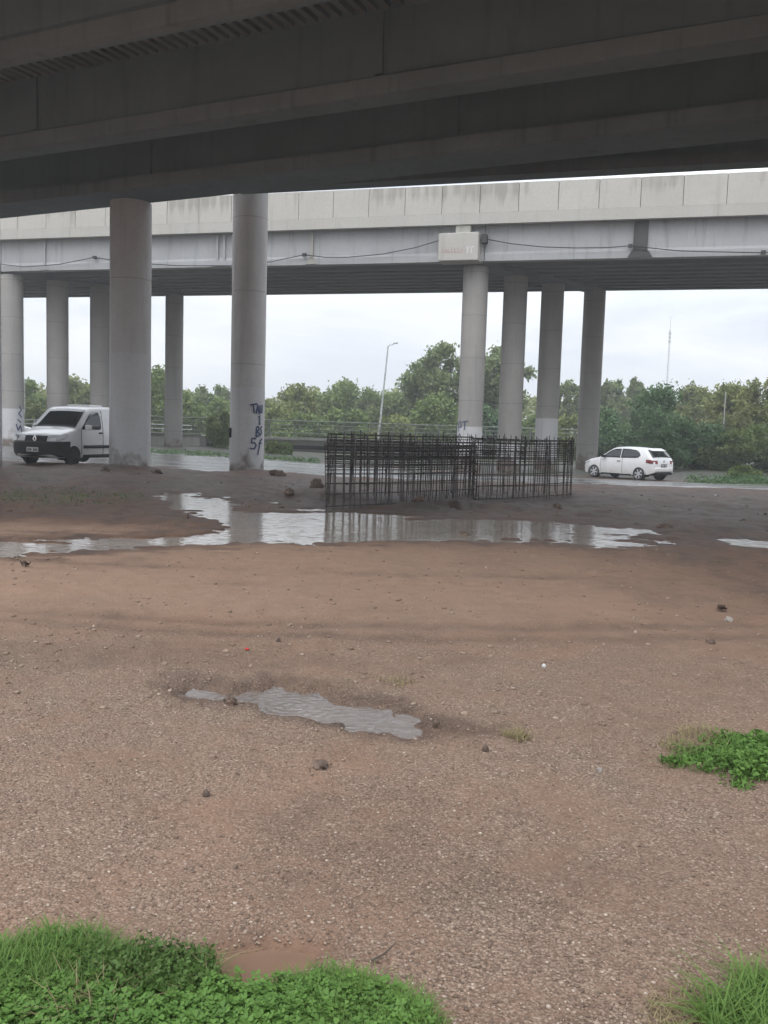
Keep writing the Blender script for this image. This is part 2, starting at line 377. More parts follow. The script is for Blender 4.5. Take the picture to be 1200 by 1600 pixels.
def ground_mat():
    t = NT('wet_dirt_and_gravel')
    wet = t.attr('wet'); grav = t.attr('grav'); red = t.attr('red')
    n1 = t.noise(.7, 6, .6); n2 = t.noise(5, 6, .65); n3 = t.noise(38, 4, .7); n4 = t.noise(130, 2, .6)
    col = t.ramp(n1, (.3, (.215, .136, .092)), (.7, (.295, .192, .130)))
    col = t.mix(t.ramp(n2, (.35, .7), (.7, 0.)), col, (.165, .098, .064))
    col = t.mix(t.math('MULTIPLY', t.ramp(n3, (.4, .9), (.62, 0.)), .4), col, (.12, .075, .055))
    col = t.mix(t.math('MULTIPLY', red, .45), col, (.27, .155, .10))
    grn = t.attr('green')
    col = t.mix(t.math('MULTIPLY', grn, t.ramp(t.noise(1.4, 5, .65), (.25, .75), (.6, 1.))), col, t.ramp(n2, (.3, (.035, .055, .022)), (.7, (.075, .10, .04))))
    col = t.mix(t.math('MULTIPLY', t.attr('cage_tone'), .85), col, (.10, .078, .066))  # darker tone within the footprint of the rebar cages
    silt_lift = t.attr('silt_lift')
    col = t.mix(silt_lift, col, t.ramp(n2, (.3, (.275, .182, .127)), (.7, (.325, .222, .157))))  # smooth silt, paled further to make up for the deck's shade
    # gravel: two sizes of chips, each chip with a tone of its own
    vc = t.vor(92, 'Color'); vd = t.vor(92); vc2 = t.vor(185, 'Color'); vd2 = t.vor(185)
    s1 = t.z(vc)[0]; s2 = t.z(vc2)[1]
    ch1 = t.ramp(s1, (.0, (.15, .102, .074)), (.45, (.27, .190, .138)), (.85, (.37, .275, .205)), (1., (.50, .41, .325)))
    ch2 = t.ramp(s2, (.0, (.14, .094, .068)), (.5, (.26, .180, .130)), (1., (.42, .32, .245)))
    chip = t.mix(t.ramp(t.noise(14, 3), (.42, 0.), (.58, 1.)), ch2, ch1)
    chip = t.mix(t.ramp(vd, (.35, 0.), (.68, .6)), chip, (.12, .080, .058))
    patch = t.math('MULTIPLY', grav, t.ramp(t.noise(2.2, 5, .65), (.30, .25), (.55, 1.)))
    col = t.mix(patch, col, chip)
    dark = t.mix(1.0, col, (.37, .325, .305), 'MULTIPLY')
    wn = t.math('MULTIPLY', wet, t.ramp(t.noise(3.1, 5, .65), (.25, .65), (.6, 1.)))
    col = t.mix(wn, col, dark)
    mud = t.math('MULTIPLY', wet, t.ramp(t.noise(2.6, 8, .7, src=t.mapc((1, .6, 1)), dist=.5), (.48, 0.), (.62, .8)))
    col = t.mix(mud, col, (.058, .043, .036))
    rough = t.ramp(t.math('ADD', t.math('MULTIPLY', wn, .8), t.math('MULTIPLY', n2, .2)), (.1, .95), (.5, .70), (.95, .42))
    h = t.math('ADD', t.math('MULTIPLY', n3, .5), t.math('MULTIPLY', n2, .8))
    h2 = t.math('MULTIPLY', patch, t.math('SUBTRACT', 1.0, t.math('MULTIPLY', vd, 1.2)))
    nrm = t.bump(h, .8, .04); nrm = t.bump(h2, .8, .009, nrm)
    return t.fin(col, rough, nrm, 0, .28)
M['ground'] = ground_mat()

def water_mat(name, base, amp, sc, rings=(), stretch=1.0, rough=.04, spec=.5, base_amt=1.0):
    t = NT(name); cc = t.mapc((1/stretch, 1, 1)); wob = t.noise(3.5, 2)
    v = t.noise(sc, 2, .5, src=cc, dist=.4); v2 = t.noise(sc*2.6, 2, .5, src=cc)
    h = t.math('MULTIPLY', t.math('ADD', v, t.math('MULTIPLY', v2, .35)), base_amt)
    for (x, y, k, r) in rings:              # rings round single raindrops
        m = t.n('ShaderNodeMapping'); t.l(t.co, m.inputs[0]); m.inputs['Location'].default_value = (-x, -y, 0)
        ln = t.n('ShaderNodeVectorMath', operation='LENGTH'); t.l(m.outputs[0], ln.inputs[0]); d = ln.outputs['Value']
        w = t.math('MULTIPLY', t.math('SINE', t.math('MULTIPLY', t.math('ADD', d, t.math('MULTIPLY', wob, .06)), k)), t.ramp(t.math('DIVIDE', d, r), (.2, 1.), (1., 0.)))
        h = t.math('ADD', h, t.math('MULTIPLY', w, .11))
    n = t.noise(1.6, 3)
    return t.fin(t.ramp(n, (.3, base), (.7, tuple(x*1.35 for x in base))), rough, t.bump(h, .9, amp), 0, spec)

def road_mat():
    t = NT('wet_asphalt')
    a = t.noise(.5, 5, .6, src=t.mapc((.35, 1.5, 1))); b = t.noise(60, 3); c = t.noise(2.0, 5, .65, src=t.mapc((.5, 1.6, 1)))
    col = t.ramp(b, (.3, (.035, .034, .033)), (.7, (.075, .072, .07)))
    col = t.mix(t.ramp(c, (.52, 0.), (.68, .8)), col, (.12, .088, .068))
    rough = t.ramp(a, (.46, .20), (.58, .30), (.72, .55))
    h = t.noise(3.0, 4, .6)
    return t.fin(col, rough, t.bump(h, .8, .02), 0, .8)
M['road'] = road_mat()

# ------------------------------------------------------------------ the ground: one sheet to the horizon
def build_ground():
    rr = np.concatenate([np.geomspace(.5, 130, 560), np.geomspace(150, 2500, 14)])
    fine = np.radians(np.linspace(-38, 38, 560)); rest = np.radians(np.linspace(38, 322, 90)[1:-1])
    th = np.concatenate([fine, rest]); nt = len(th)
    R, T = np.meshgrid(rr, th, indexing='ij')
    X = R*np.sin(T); Y = R*np.cos(T)
    x = X.ravel(); y = Y.ravel()
    z = terrain(x, y)
    V = np.stack([x, y, z], -1); V = np.vstack([V, [[0, 0, gz(0, 0)]]])
    i = np.arange(len(rr)-1)[:, None]*nt; j = np.arange(nt)[None, :]; jn = (j+1) % nt
    Q = np.stack([i+j, i+nt+j, i+nt+jn, i+jn], -1).reshape(-1, 4)[:, ::-1]
    c = len(V)-1; J = np.arange(nt); Tt = np.stack([np.full(nt, c), (J+1) % nt, J], -1)[:, ::-1]
    # surface state: wetness, gravel cover, red clay
    xa, ya = V[:, 0], V[:, 1]
    px, py = project(np.stack([xa, ya, np.zeros(len(xa))], -1))
    nz = fbm(xa*.8, ya*.5, 51)-.5; nz2 = fbm(xa*2.5, ya*1.6, 57)-.5
    wet = sst(10.6, 13.6, ya + nz*2.2 + .10*np.clip(xa, -3, 8))*(1-.25*sst(30, 60, ya))
    wet *= .72+.5*(fbm(xa*.9, ya*.6, 61))
    for k in PUD:
        m = pmask(k, xa, ya); wet = np.maximum(wet, sst(-2.0 if k != 'front' else -1.3, -.2, m)*{'mud': .35, 'front': .6}.get(k, .95))
    fd = sdf([(a*.45, b) for a, b in [(600,1108),(700,1120),(790,1138),(740,1152),(640,1154),(580,1146)]], px*.45, py); wet = np.maximum(wet, .7*sst(-16, 4, np.where(ya < .5, -1e3, fd)+nz2*18))
    wet = np.maximum(wet, .24*sst(.52, .72, fbm(xa*.75, ya*1.1, 83, 5))*(1-sst(9, 12, ya)))
    # heavier wet at the right of the clearing and a damp band across it
    wet = np.maximum(wet, .55*sst(2.2, 4.2, xa + nz*2)*sst(5.5, 8.0, ya)*(.5+fbm(xa*1.3, ya*1.3, 66)))
    for (a, b, c2, w) in ((9.0, .05, .03, .16), (6.2, .03, .04, .12), (6.55, .04, .04, .12)):
        wet = np.maximum(wet, .42*np.exp(-((ya-(a+b*xa+c2*xa*xa))/w)**2)*sst(.35, .6, fbm(xa*.7, ya*.7, 71)))
    grav = (1-sst(4.6, 7.6, ya+nz*2.5))*(.75+.5*nz2) + .25*sst(7, 5, ya)*0 + .22*sst(.5, .7, fbm(xa*1.1, ya*1.1, 91))*(1-sst(9, 13, ya))
    grav = np.where(ya < -1, .8, grav)
    m = pmask('mud', xa, ya); grav = grav*(1-sst(-1.2, -.1, m))
    rd = sst(.48, .68, fbm(xa*.9, ya*.9, 97)) + .6*sst(6.5, 9, ya)*(1-sst(12, 14, ya))
    o = mesh_np('ground', V, [Q, Tt], M['ground'], smooth=True, attrs={'cage_tone': np.exp(-(((xa-1.3)*.72+(ya-18.4)*.69)/3.4)**4-(((xa-1.3)*-.69+(ya-18.4)*.72)/1.9)**4)*np.clip(.4+1.3*fbm(xa*1.5, ya*1.2, 44), 0, 1), 'green': (1-sst(5, 9, xa+nz*3)*(1-sst(39, 44, ya)))*sst(.5, 2.0, ya-np.interp(xa, [-75, -24, 13, 75], [70, 55.5, 36.6, 36])+nz*3), 'silt_lift': np.clip(.6*sst(5.5, 8, ya+nz*2)*(1-sst(11.5, 13.5, ya+nz*2))*(1-.6*sst(2.5, 5, xa+nz*2)), 0, 1), 'wet': np.clip(wet, 0, 1), 'grav': np.clip(grav, 0, 1), 'red': np.clip(rd, 0, 1)})
    tag(o, kind='structure')
    return o
build_ground()

# puddles: level sheets of water in the dips of the ground
def puddle(key, mat):
    pts = np.array([atZ(a, b, plevel(key))[:2] for a, b in PUD[key]])
    x0, y0 = pts.min(0)-.8; x1, y1 = pts.max(0)+.8; x0 = max(x0, -14); x1 = min(x1, 14)
    nx, ny = 140, 90
    X, Y = np.meshgrid(np.linspace(x0, x1, nx), np.linspace(y0, y1, ny), indexing='ij')
    m = pmask(key, X, Y)
    keep = m > -1.6
    V = np.stack([X.ravel(), Y.ravel(), np.full(X.size, plevel(key)-.005)], -1)
    I = np.arange(nx*ny).reshape(nx, ny)
    k4 = keep[:-1, :-1] & keep[1:, :-1] & keep[1:, 1:] & keep[:-1, 1:]
    Q = np.stack([I[:-1, :-1], I[1:, :-1], I[1:, 1:], I[:-1, 1:]], -1)[k4]
    o = mesh_np('puddle', V, Q, mat, smooth=True); tag(o, kind='structure')
W1 = water_mat('rippled_puddle_water', (.23, .195, .165), .0095, 8, rough=.07, spec=.9, stretch=3.0)
rg = [ground(*p) for p in ((545, 1122), (455, 1098), (680, 1138))]
W2 = water_mat('shallow_puddle_water', (.135, .112, .098), .0042, 21, [(a[0], a[1], k, r) for a, k, r in zip(rg, (105, 130, 120), (1.4, .5, .5))], 2.0, rough=.09, spec=1.0, base_amt=1.1)
W3 = water_mat('muddy_water', (.15, .095, .065), .002, 9)
for k, m in (('main', W1), ('edge', W1), ('front', W2), ('verge', W1), ('mud', W3)): puddle(k, m)

# wet road between the two bridges
def build_road():
    n_, k_ = 420, 60
    X1 = np.linspace(-75, 75, n_); w = np.linspace(0, 1, k_)
    yn = 28.6 + .002*(X1)**2 + (fbm(X1*.5, X1*0, 5)-.5)*2.4 + (fbm(X1*2, X1*0, 6)-.5)*.8
    yf = np.interp(X1, [-75, -24, 13, 75], [70, 55.5, 36.6, 36]) + (fbm(X1*.4, X1*0+9, 5)-.5)*2.0
    X, Wg = np.meshgrid(X1, w, indexing='ij')
    Y = yn[:, None]*(1-Wg)+yf[:, None]*Wg
    z = terrain(X.ravel(), Y.ravel(), False) + .035 + (fbm(X.ravel()*.5, Y.ravel()*.5, 13)-.5)*.02
    e_ = np.minimum(Wg, 1-Wg).ravel(); z = z - .07*(1-np.clip(e_/.04, 0, 1))
    I = np.arange(n_*k_).reshape(n_, k_)
    Q = np.stack([I[:-1, :-1], I[1:, :-1], I[1:, 1:], I[:-1, 1:]], -1).reshape(-1, 4)
    tag(mesh_np('road', np.stack([X.ravel(), Y.ravel(), z], -1), Q, M['road'], smooth=True), kind='structure')
build_road()

# ------------------------------------------------------------------ column with joints, paint, graffiti
def column(parent, x, y, z0, z1, r, paint=None, name='column', mat=None):
    """x,y,z in the parent's frame"""
    mb = MB().cyl(x, y, [z0-.4, z1], [r, r], 48)
    for a in (-1.9, 1.2):       # seam left by the two halves of the form
        mb.box(r-.01, r+.004, -.012, .012, z0, z1-.01, Matrix.Translation((x, y, 0)) @ Matrix.Rotation(a, 4, 'Z'))
    c = mb.build(name, mat or M['col'], parent, 40)
    if paint:
        zs = [z0-.3, z0+paint]
        MB().cyl(x, y, zs, [r+.005]*2, 48).build('painted_base', M['paint'], c, 40)
    # ragged soil skirt is part of the ground; a pour ring marks each lift
    return c
def strokes(parent, name, mat, cx, cy, r, ang0, z0, lines, w=.045, kx=1.0):
    """brush strokes on a cylinder; lines: lists of (u metres round the shaft, v metres up)"""
    mb = MB()
    for ln in lines:
        pts = []
        for i in range(len(ln)-1):
            (a, b), (c, d) = ln[i], ln[i+1]
            n = max(2, int(math.hypot(c-a, d-b)/.04))
            pts += [(a+(c-a)*k/n, b+(d-b)*k/n) for k in range(n)]
        pts.append(ln[-1])
        L = []; R_ = []
        for i, (u, v) in enumerate(pts):
            a = pts[max(0, i-1)]; b = pts[min(len(pts)-1, i+1)]
            dx, dy = b[0]-a[0], b[1]-a[1]; l = math.hypot(dx, dy) or 1
            nx, ny = -dy/l*w/2, dx/l*w/2
            for lst, sg in ((L, 1), (R_, -1)):
                th = ang0+(u+sg*nx)*kx/r
                lst.append((cx+(r+.011)*math.cos(th), cy+(r+.011)*math.sin(th), z0+v+sg*ny))
        n = len(L)
        mb.add(L+R_, [(i, i+1, n+i+1, n+i) for i in range(n-1)])
    o = mb.build(name, mat, parent)
    sol = o.modifiers.new('thick', 'SOLIDIFY'); sol.thickness = .004
    return o

# ------------------------------------------------------------------ near bridge, overhead
ZB = 8.0; GA = math.radians(25.7)
gd = Vector((math.cos(GA), -math.sin(GA), 0)); gp = Vector((math.sin(GA), math.cos(GA), 0))
def perp(px, py, z=ZB):
    P = Vector(atZ(px, py, z)); return P.dot(gp)
g1 = np.mean([perp(0, 95), perp(350, 20)])
g2 = np.mean([perp(0, 240), perp(600, 142), perp(1200, 55)])
g3 = np.mean([perp(0, 327), perp(600, 250), perp(1200, 166)])
g3f = np.mean([perp(0, 342), perp(365, 303)])
near = empty('road_overpass', (0, 0, 0), -GA)      # local x runs along the girders to the right, y away from the camera
tag(near, 'dark concrete overpass overhead, its ribbed girders filling the top of the view', 'overpass')
SP = 30.0
def igirder(y, wb, zt=9.66, hf=.44, x0=-34, x1=34, web=.22):
    prof = [(y, ZB), (y+wb, ZB), (y+wb, ZB+hf-.1), (y+wb/2+web/2, ZB+hf), (y+wb/2+web/2, zt), (y+wb/2-web/2, zt), (y+wb/2-web/2, ZB+hf), (y, ZB+hf-.1)]
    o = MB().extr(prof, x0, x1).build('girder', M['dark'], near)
    return o
ys = [g1-3.75, g1, g2, g3]
wbs = [.62, .30, .62, max(1.0, g3f-g3)]
for y, wb in zip(ys, wbs):
    g = igirder(y, wb, web=.22 if wb < .9 else .55)
    # flange face: paler colour that paints in the light it catches
    MB().box(-34, 34, y-.012, y+.2, ZB-.003, ZB+.335).build('flange', M['flange'], g)
    for xs in np.arange(-27, 34, 9.3):
        MB().box(xs, xs+.16, y+wb/2-.17-(.17 if wb > .9 else 0), y+wb/2, ZB+.45, 9.655).build('stiffener', M['dark'], g)
yA = g1-3.75-1.7; yB = g3f+.55
# edge girder: leaves the last pier at a flatter angle, carrying the flared side of the deck
inv = Matrix.Rotation(GA, 4, 'Z')
def nl(P): v = inv @ Vector((P[0], P[1], P[2])); return v
ZE = 8.55
e0 = nl(atZ(425, 301.5, ZE)); e1 = nl(atZ(1200, 262, ZE))
ed = (e1-e0); ed.z = 0; ed.normalize(); en = Vector((-ed.y, ed.x, 0))
def epoint(s, t): v = e0+ed*s-en*(-t); return (v.x, v.y)
e = MB(); L0, L1_ = -1.0, 40
def band(mb, s0, s1, t0, t1, z0, z1):
    q = [e0+ed*s0+en*t0, e0+ed*s1+en*t0, e0+ed*s1+en*t1, e0+ed*s0+en*t1]
    mb.prism([(v.x, v.y) for v in q], z0, z1)
band(e, L0, L1_, -.62, 0, ZE, ZE+.30); band(e, L0, L1_, -.42, -.2, ZE+.30, 9.655)
eg = e.build('girder', M['dark'], near)
f_ = MB(); band(f_, L0, L1_, -.635, -.5, ZE-.003, ZE+.27); f_.build('flange', M['flange'], eg)
# deck slab in plan
slab = MB()
pe = e0+ed*L1_+en*.25
slab.prism([(-34, yA), (34, yA), (34, max(yB, pe.y)), (pe.x, pe.y), (e0.x-1.0, max(yB, e0.y+.25)), (e0.x-1.6, yB), (-34, yB)], 9.66, 9.92)
slab.build('deck_slab', M['dark'], near)
ribs = MB()
for x in np.arange(-30, 30, .27):
    ribs.box(x, x+.17, g1-3.05, g1-.05, 9.55, 9.658)
    ribs.box(x, x+.14, g1+.24, g2-.05, 9.55, 9.658)
    ribs.box(x, x+.17, g2+.66, g3-.05, 9.55, 9.658)
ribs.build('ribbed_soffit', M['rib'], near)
for (y0, y1) in ((yA+.02, yA+.24), (yB-.26, yB-.04)):
    MB().extr([(y0, 9.923), (y1, 9.923), (y1-.04, 10.85), (y0+.04, 10.85)], -34, 34 if y0 < 20 else e0.x-1.7).build('parapet', M['parapet'], near)
# piers
def npier(px, py, r, ztop, paint, Y=None):
    X, Yg, z = ground(px, py); P = nl((X, Yg, z))
    return column(near, P.x, P.y, z, ztop, r, paint), P
cL0, pL0 = npier(-33, 735, .60, ZB, 3.4)
cL1, pL1 = npier(203, 735, .61, ZB-.003, 3.45)
cL2, pL2 = npier(385, 738, .555, 9.34, 2.75)
# pier cap over the last pier, its end block showing past the girder edge
cb = nl(atY(505, 300, 28.3))
cap = MB()
dirc = Vector((pL2.x-pL1.x, pL2.y-pL1.y, 0)).normalized(); nrc = Vector((-dirc.y, dirc.x, 0))
q0 = Vector((pL2.x, pL2.y, 0))-dirc*1.0; q1 = Vector((pL2.x, pL2.y, 0))+dirc*1.8
cap.prism([tuple((v)[:2]) for v in (q0-nrc*.45, q1-nrc*.45, q1+nrc*.45, q0+nrc*.45)], 9.30, 9.656)
cap.build('pier_cap', M['dark'], near, bevel=.02)
# graffiti on the last pier (faces the camera)
X, Yg, zg_ = ground(385, 738)
fa = math.atan2(0-Yg, 0-X)+GA          # direction to the camera in the bridge frame
zz = lambda py: (HOR-8+ (385-600)*0 - py)/F*Yg+EYE
sc = Yg/F                              # metres per photo pixel on this pier
def gl(L, ox, oy): return [[((x-ox)*sc, (oy-y)*sc) for x, y in l] for l in L]
letters = [[(389,632),(401,630)],[(394,631),(396,644)],[(399,645),(402,631),(405,646)],[(400,640),(404,640)],[(406,632),(407,643),(411,643),(411,631)],
 [(403,650),(406,648),(406,661)],[(404,661),(408,660)],
 [(400,665),(400,680)],[(400,665),(404,665),(405,669),(401,672),(406,675),(405,679),(400,680)],[(412,664),(408,667),(411,674),(407,678)],
 [(400,683),(393,683),(392,690),(397,689),(400,693),(397,699),(390,698)],[(413,683),(408,686),(405,700),(403,708)],[(405,690),(411,690)]]
strokes(cL2, 'graffiti', M['graf'], pL2.x, pL2.y, .565, fa, zz(665), gl(letters, 385.5, 665), w=.052)
MB().box(-.07, .07, -.05, .09, -.16, .16, Matrix.Translation((pL2.x+.56*math.cos(fa-1.25), pL2.y+.56*math.sin(fa-1.25), zz(675))) @ Matrix.Rotation(fa-1.25, 4, 'Z')).build('junction_box', M['black'], cL2, bevel=.02)

# ------------------------------------------------------------------ far bridge
FB = math.radians(15.5)
O = atY(740, 413, 42.4); OX, OY = O[0], O[1]
far = empty('road_overpass', (OX, OY, 0), -FB)     # local x to the right along the fascia, y away from the camera
tag(far, 'pale concrete overpass with panelled parapet crossing behind the near piers', 'overpass')
Rf = Matrix.Rotation(FB, 4, 'Z')
def fl(P): return Rf @ Vector((P[0]-OX, P[1]-OY, P[2]))
def fas(px, py):                                    # photo point on the fascia plane -> local (x, z)
    d = ray(px, py); n = np.array([math.sin(FB), math.cos(FB)])
    t = (n @ np.array([OX, OY]))/(n @ d[:2]); P = np.array([0, 0, EYE])+d*t; v = fl(P); return v.x, v.z
zw = np.mean([fas(5, 420)[1], fas(600, 414.5)[1], fas(1200, 400)[1]])
zl = np.mean([fas(5, 375)[1], fas(600, 359)[1], fas(1200, 340)[1]])
zt_ = np.mean([fas(245, 316)[1], fas(600, 297)[1], fas(1200, 268)[1]])
zj = zl + .28*(zt_-zl)
XA, XB = -52, 34; TH = .03                         # superelevation: the deck rises away from the camera
WD = 11.4
def sl(y): return TH*y
# fascia girder with a bottom bulb, split where the spans meet
prof = [(0.06, zw+.42), (0, zw+.30), (0, zw), (.62, zw+.02), (.62, zw+.35), (.4, zw+.5), (.4, zl+.1), (.08, zl+.1)]
xj = fas(756, 413)[0]
for a, b in ((XA, xj-26.3), (xj-26.26, xj-.02), (xj+.02, XB)):
    MB().extr(prof, a, b).build('girder', M['girder'], far)
for y in np.linspace(1.9, WD-.55, 8):
    zz0 = zw+sl(y)
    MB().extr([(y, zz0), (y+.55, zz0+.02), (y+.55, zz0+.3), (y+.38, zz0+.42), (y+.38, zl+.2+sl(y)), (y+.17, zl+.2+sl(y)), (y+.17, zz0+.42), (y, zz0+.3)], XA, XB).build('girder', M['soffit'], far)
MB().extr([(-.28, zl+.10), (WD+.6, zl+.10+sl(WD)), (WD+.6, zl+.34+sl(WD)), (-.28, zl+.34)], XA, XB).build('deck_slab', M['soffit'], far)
MB().extr([(-.42, zl), (-.1, zl+.02), (-.1, zj-.012), (-.42, zj-.012)], XA, XB).build('kerb_beam', M['parapet'], far)
MB().extr([(WD+.35, zl+.35+sl(WD)), (WD+.6, zl+.35+sl(WD)), (WD+.6, zt_+sl(WD)), (WD+.35, zt_+sl(WD))], XA, XB).build('parapet', M['parapet'], far)
# parapet panels (one per joint seen in the photo: about 1.75 m)
jx = [fas(px, 320)[0] for px in (636, 693, 750, 808, 870, 933, 1000, 1066, 1134)]
step = (jx[-1]-jx[0])/(len(jx)-1)
k0 = int((XA-jx[0])/step)
for k in range(k0, int((XB-jx[0])/step)):
    a = jx[0]+k*step
    MB().extr([(-.395, zj), (-.12, zj), (-.16, zt_), (-.36, zt_)], a+.012, a+step-.012).build('parapet_panel', M['panel'], far)
MB().extr([(-.33, zj+.002), (-.17, zj+.002), (-.2, zt_-.03), (-.31, zt_-.03)], XA, XB).build('joint_filler', M['black_conc'], far)
# stiffening posts on the fascia, with splayed feet
for px, w, dk in ((70, .10, 0), (345, .5, 1), (487, .16, 1), (1000, .62, 2)):
    x, _ = fas(px, 395)
    m = M['black_conc'] if dk == 2 else (M['wall'] if px == 487 else M['girder'])
    mb = MB()
    mb.box(x-w/2, x+w/2, -.05, .07, zw+.32, zl-.003)
    if px == 345:
        mb = MB(); mb.box(x-w/2, x-w/2+.12, -.05, .07, zw+.32, zl-.003); mb.box(x+w/2-.12, x+w/2, -.05, .07, zw+.32, zl-.003)
    mb.hexa([(x-w/2-.22, -.06, zw+.03), (x+w/2+.22, -.06, zw+.03), (x+w/2+.22, .05, zw+.03), (x-w/2-.22, .05, zw+.03)], [(x-w/2-.04, -.06, zw+.30), (x+w/2+.04, -.06, zw+.30), (x+w/2+.04, .05, zw+.30), (x-w/2-.04, .05, zw+.30)])
    mb.build('stiffener', m, far)
# bents of columns
def fpier(px, Y, paint, ztop_add=0, r=.60):
    P = atY(px, 560, Y); z = gz(P[0], P[1]); v = fl(P)
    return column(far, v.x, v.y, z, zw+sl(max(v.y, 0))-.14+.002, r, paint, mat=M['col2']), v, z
right = [fpier(738.5, 43.4, 2.15), fpier(801, 46.0, 1.35), fpier(859, 48.6, 2.75), fpier(924.5, 51.2, None)]
left = [fpier(19, 49.9, 2.0), fpier(90, 51.9, None), fpier(157, 53.9, None), fpier(214, 55.8, None), fpier(272, 57.6, None, r=.56)]
for bent in (right, left):
    a = bent[0][1]; b = bent[-1][1]
    d = Vector((b.x-a.x, b.y-a.y, 0)).normalized(); n = Vector((-d.y, d.x, 0))*.62
    A = Vector((a.x, a.y, 0))-d*.2; B = Vector((b.x, b.y, 0))+d*.05
    def q(v, z): return (v.x, v.y, z+sl(max(v.y, 0)))
    lo = [A-n, B-n, B+n, A+n]
    MB().hexa([q(v, zw-.14) for v in lo], [q(v, zw+.25) for v in lo]).build('pier_cap', M['soffit'], far)
# end block of the right-hand pier cap: faces the camera through the fascia
x0, zb0 = fas(688, 411); x1, zb1 = fas(751, 367)
eb = MB().hexa([(x0, -.55, zb0), (x1, -.55, zb0), (x1+.08, .5, zb0), (x0, .5, zb0)], [(x0, -.55, zb1), (x1, -.55, zb1+.03), (x1+.08, .5, zb1+.03), (x0, .5, zb1)]).build('cap_end_block', M['parapet'], far, bevel=.03)
MB().box(x0+.75, x1-.42, -.35, -.02, zb1+.03, zl-.004).build('bearing_block', M['wall'], eb)
# faded painted lettering on the block
let = MB()
def stroke(mb, x, z, w, h): mb.box(x, x+w, -.556, -.549, z, z+h)
W_ = x1-x0; H_ = zb1-zb0
for i, fx in enumerate((.10, .17, .24, .33, .41, .49, .58)):
    let.box(x0+fx*W_, x0+fx*W_+.035, -.556, -.549, zb0+.30*H_, zb0+(.44+.05*(i % 2))*H_)
    if i % 2: let.box(x0+fx*W_, x0+fx*W_+.10, -.557, -.5485, zb0+.36*H_, zb0+.39*H_)
let.box(x0+.08*W_, x0+.62*W_, -.5545, -.5487, zb0+.285*H_, zb0+.30*H_+.01)
let.build('faded_lettering', M['graf2'], eb)
let = MB()
for fx in (.73, .82): let.box(x0+fx*W_, x0+fx*W_+.05, -.558, -.5487, zb0+.26*H_, zb0+.50*H_)
let.box(x0+.70*W_, x0+.90*W_, -.559, -.5484, zb0+.46*H_, zb0+.50*H_)
let.build('faded_lettering', M['grafw'], eb)
# graffiti on the first right pier and the first left pier
def fgraf(pier, L, ox, oy, Y, w=.05):
    c, v, z = pier
    P = atY(ox, oy, Y); wx = math.atan2(-P[1], -P[0])+FB
    s = Y/F
    strokes(c, 'graffiti', M['graf'], v.x, v.y, .61, wx, P[2], [[((x-ox)*s, (oy-y)*s) for x, y in l] for l in L], w)
fgraf(right[0], [[(714,661),(714,675)],[(714,661),(719,659),(721,668),(715,668)],[(722,660),(732,658)],[(727,659),(727,672)],[(713,684),(718,678),(722,686)]], 735.5, 672, 42.8)
fgraf(left[0], [[(26,634),(30,640),(25,646),(31,652)],[(23,655),(29,660)],[(21,662),(24,672),(28,664),(31,674)],[(20,680),(26,676)]], 16, 660, 49.3, .07)

# cable slung along the fascia
cab = [(-30,406),(0,413),(40,418),(95,414),(150,403),(200,411),(280,416),(360,416),(425,410),(477,399),(510,403),(545,403),(600,398),(650,388),(690,376)]
cab2 = [(757,374),(800,382),(850,387),(900,388.5),(950,388),(985,385),(1010,388),(1060,393),(1110,394.5),(1190,396),(1260,390)]
cobj = empty('cable', (OX, OY, 0), -FB); tag(cobj, 'thin black cable slung in swags along the pale bridge fascia', 'cable')
for c_ in (cab, cab2):
    pts = [(fas(*p)[0], -.16, fas(*p)[1]) for p in c_]
    MB().tube(pts, .022, 6).build('wire', M['cable'], cobj, 60)
for p in ((150,403),(477,399),(985,385),(1192,395)):
    x, z = fas(*p); MB().box(x-.09, x+.09, -.20, -.055, z-.07, z+.07).build('hanger', M['cable'], cobj)
x, z = fas(755, 372); MB().box(x-.02, x+.22, -.4, -.003, z-.28, z+.1).build('hanger', M['cable'], cobj)

# ------------------------------------------------------------------ low bridge and railing behind
Ya, Yb = 62.0, 66.0
A_ = atY(322, 690, Ya); B_ = atY(760, 700, Yb)
lo = empty('low_bridge', (A_[0], A_[1], 0), math.atan2(B_[1]-A_[1], B_[0]-A_[0]))
tag(lo, 'low mossy concrete bridge with dark openings below the railing', 'bridge')
LL = math.hypot(B_[0]-A_[0], B_[1]-A_[1])+3
zt2 = float(atY(430, 684, Ya+1)[2])
MB().box(0, LL, 0, 6.0, zt2-.50, zt2).build('deck_beam', M['moss'], lo, bevel=.03)
MB().box(0, LL, -.12, .3, zt2-.12, zt2+.06).build('kerb', M['wall'], lo)
MB().box(0, LL, 1.4, 1.8, -1.2, zt2-.503).build('dark_backing', M['black_conc'], lo)  # near-black sheet, its colour standing in for the shade inside the opening
MB().box(0, LL, .9, 1.39, zt2-.98, zt2-.80).build('ledge', M['wall'], lo)
MB().box(-.5, .0, -.05, 2.2, -1.2, zt2+.02).build('abutment', M['wall'], lo)
MB().box(LL, LL+.7, -.05, 2.2, -1.2, zt2+.02).build('abutment', M['wall'], lo)
rt = empty('guard_railing', (A_[0], A_[1], 0), lo.rotation_euler[2]); tag(rt, 'long grey metal railing along the low bridge in front of the trees', 'railing')
zr = float(atY(430, 657, Ya+1)[2])
for dz in (0, .28, .56, .84): MB().tube([(-4.5, .1, zr-dz), (LL+8, .1, zr-dz)], .045 if dz == 0 else .03, 6).build('rail', M['rail'], rt, 60)
for x in np.arange(-4.4, LL+8, 1.75): MB().box(x-.04, x+.04, .05, .15, zt2-.1, zr+.02).build('post', M['rail'], rt)
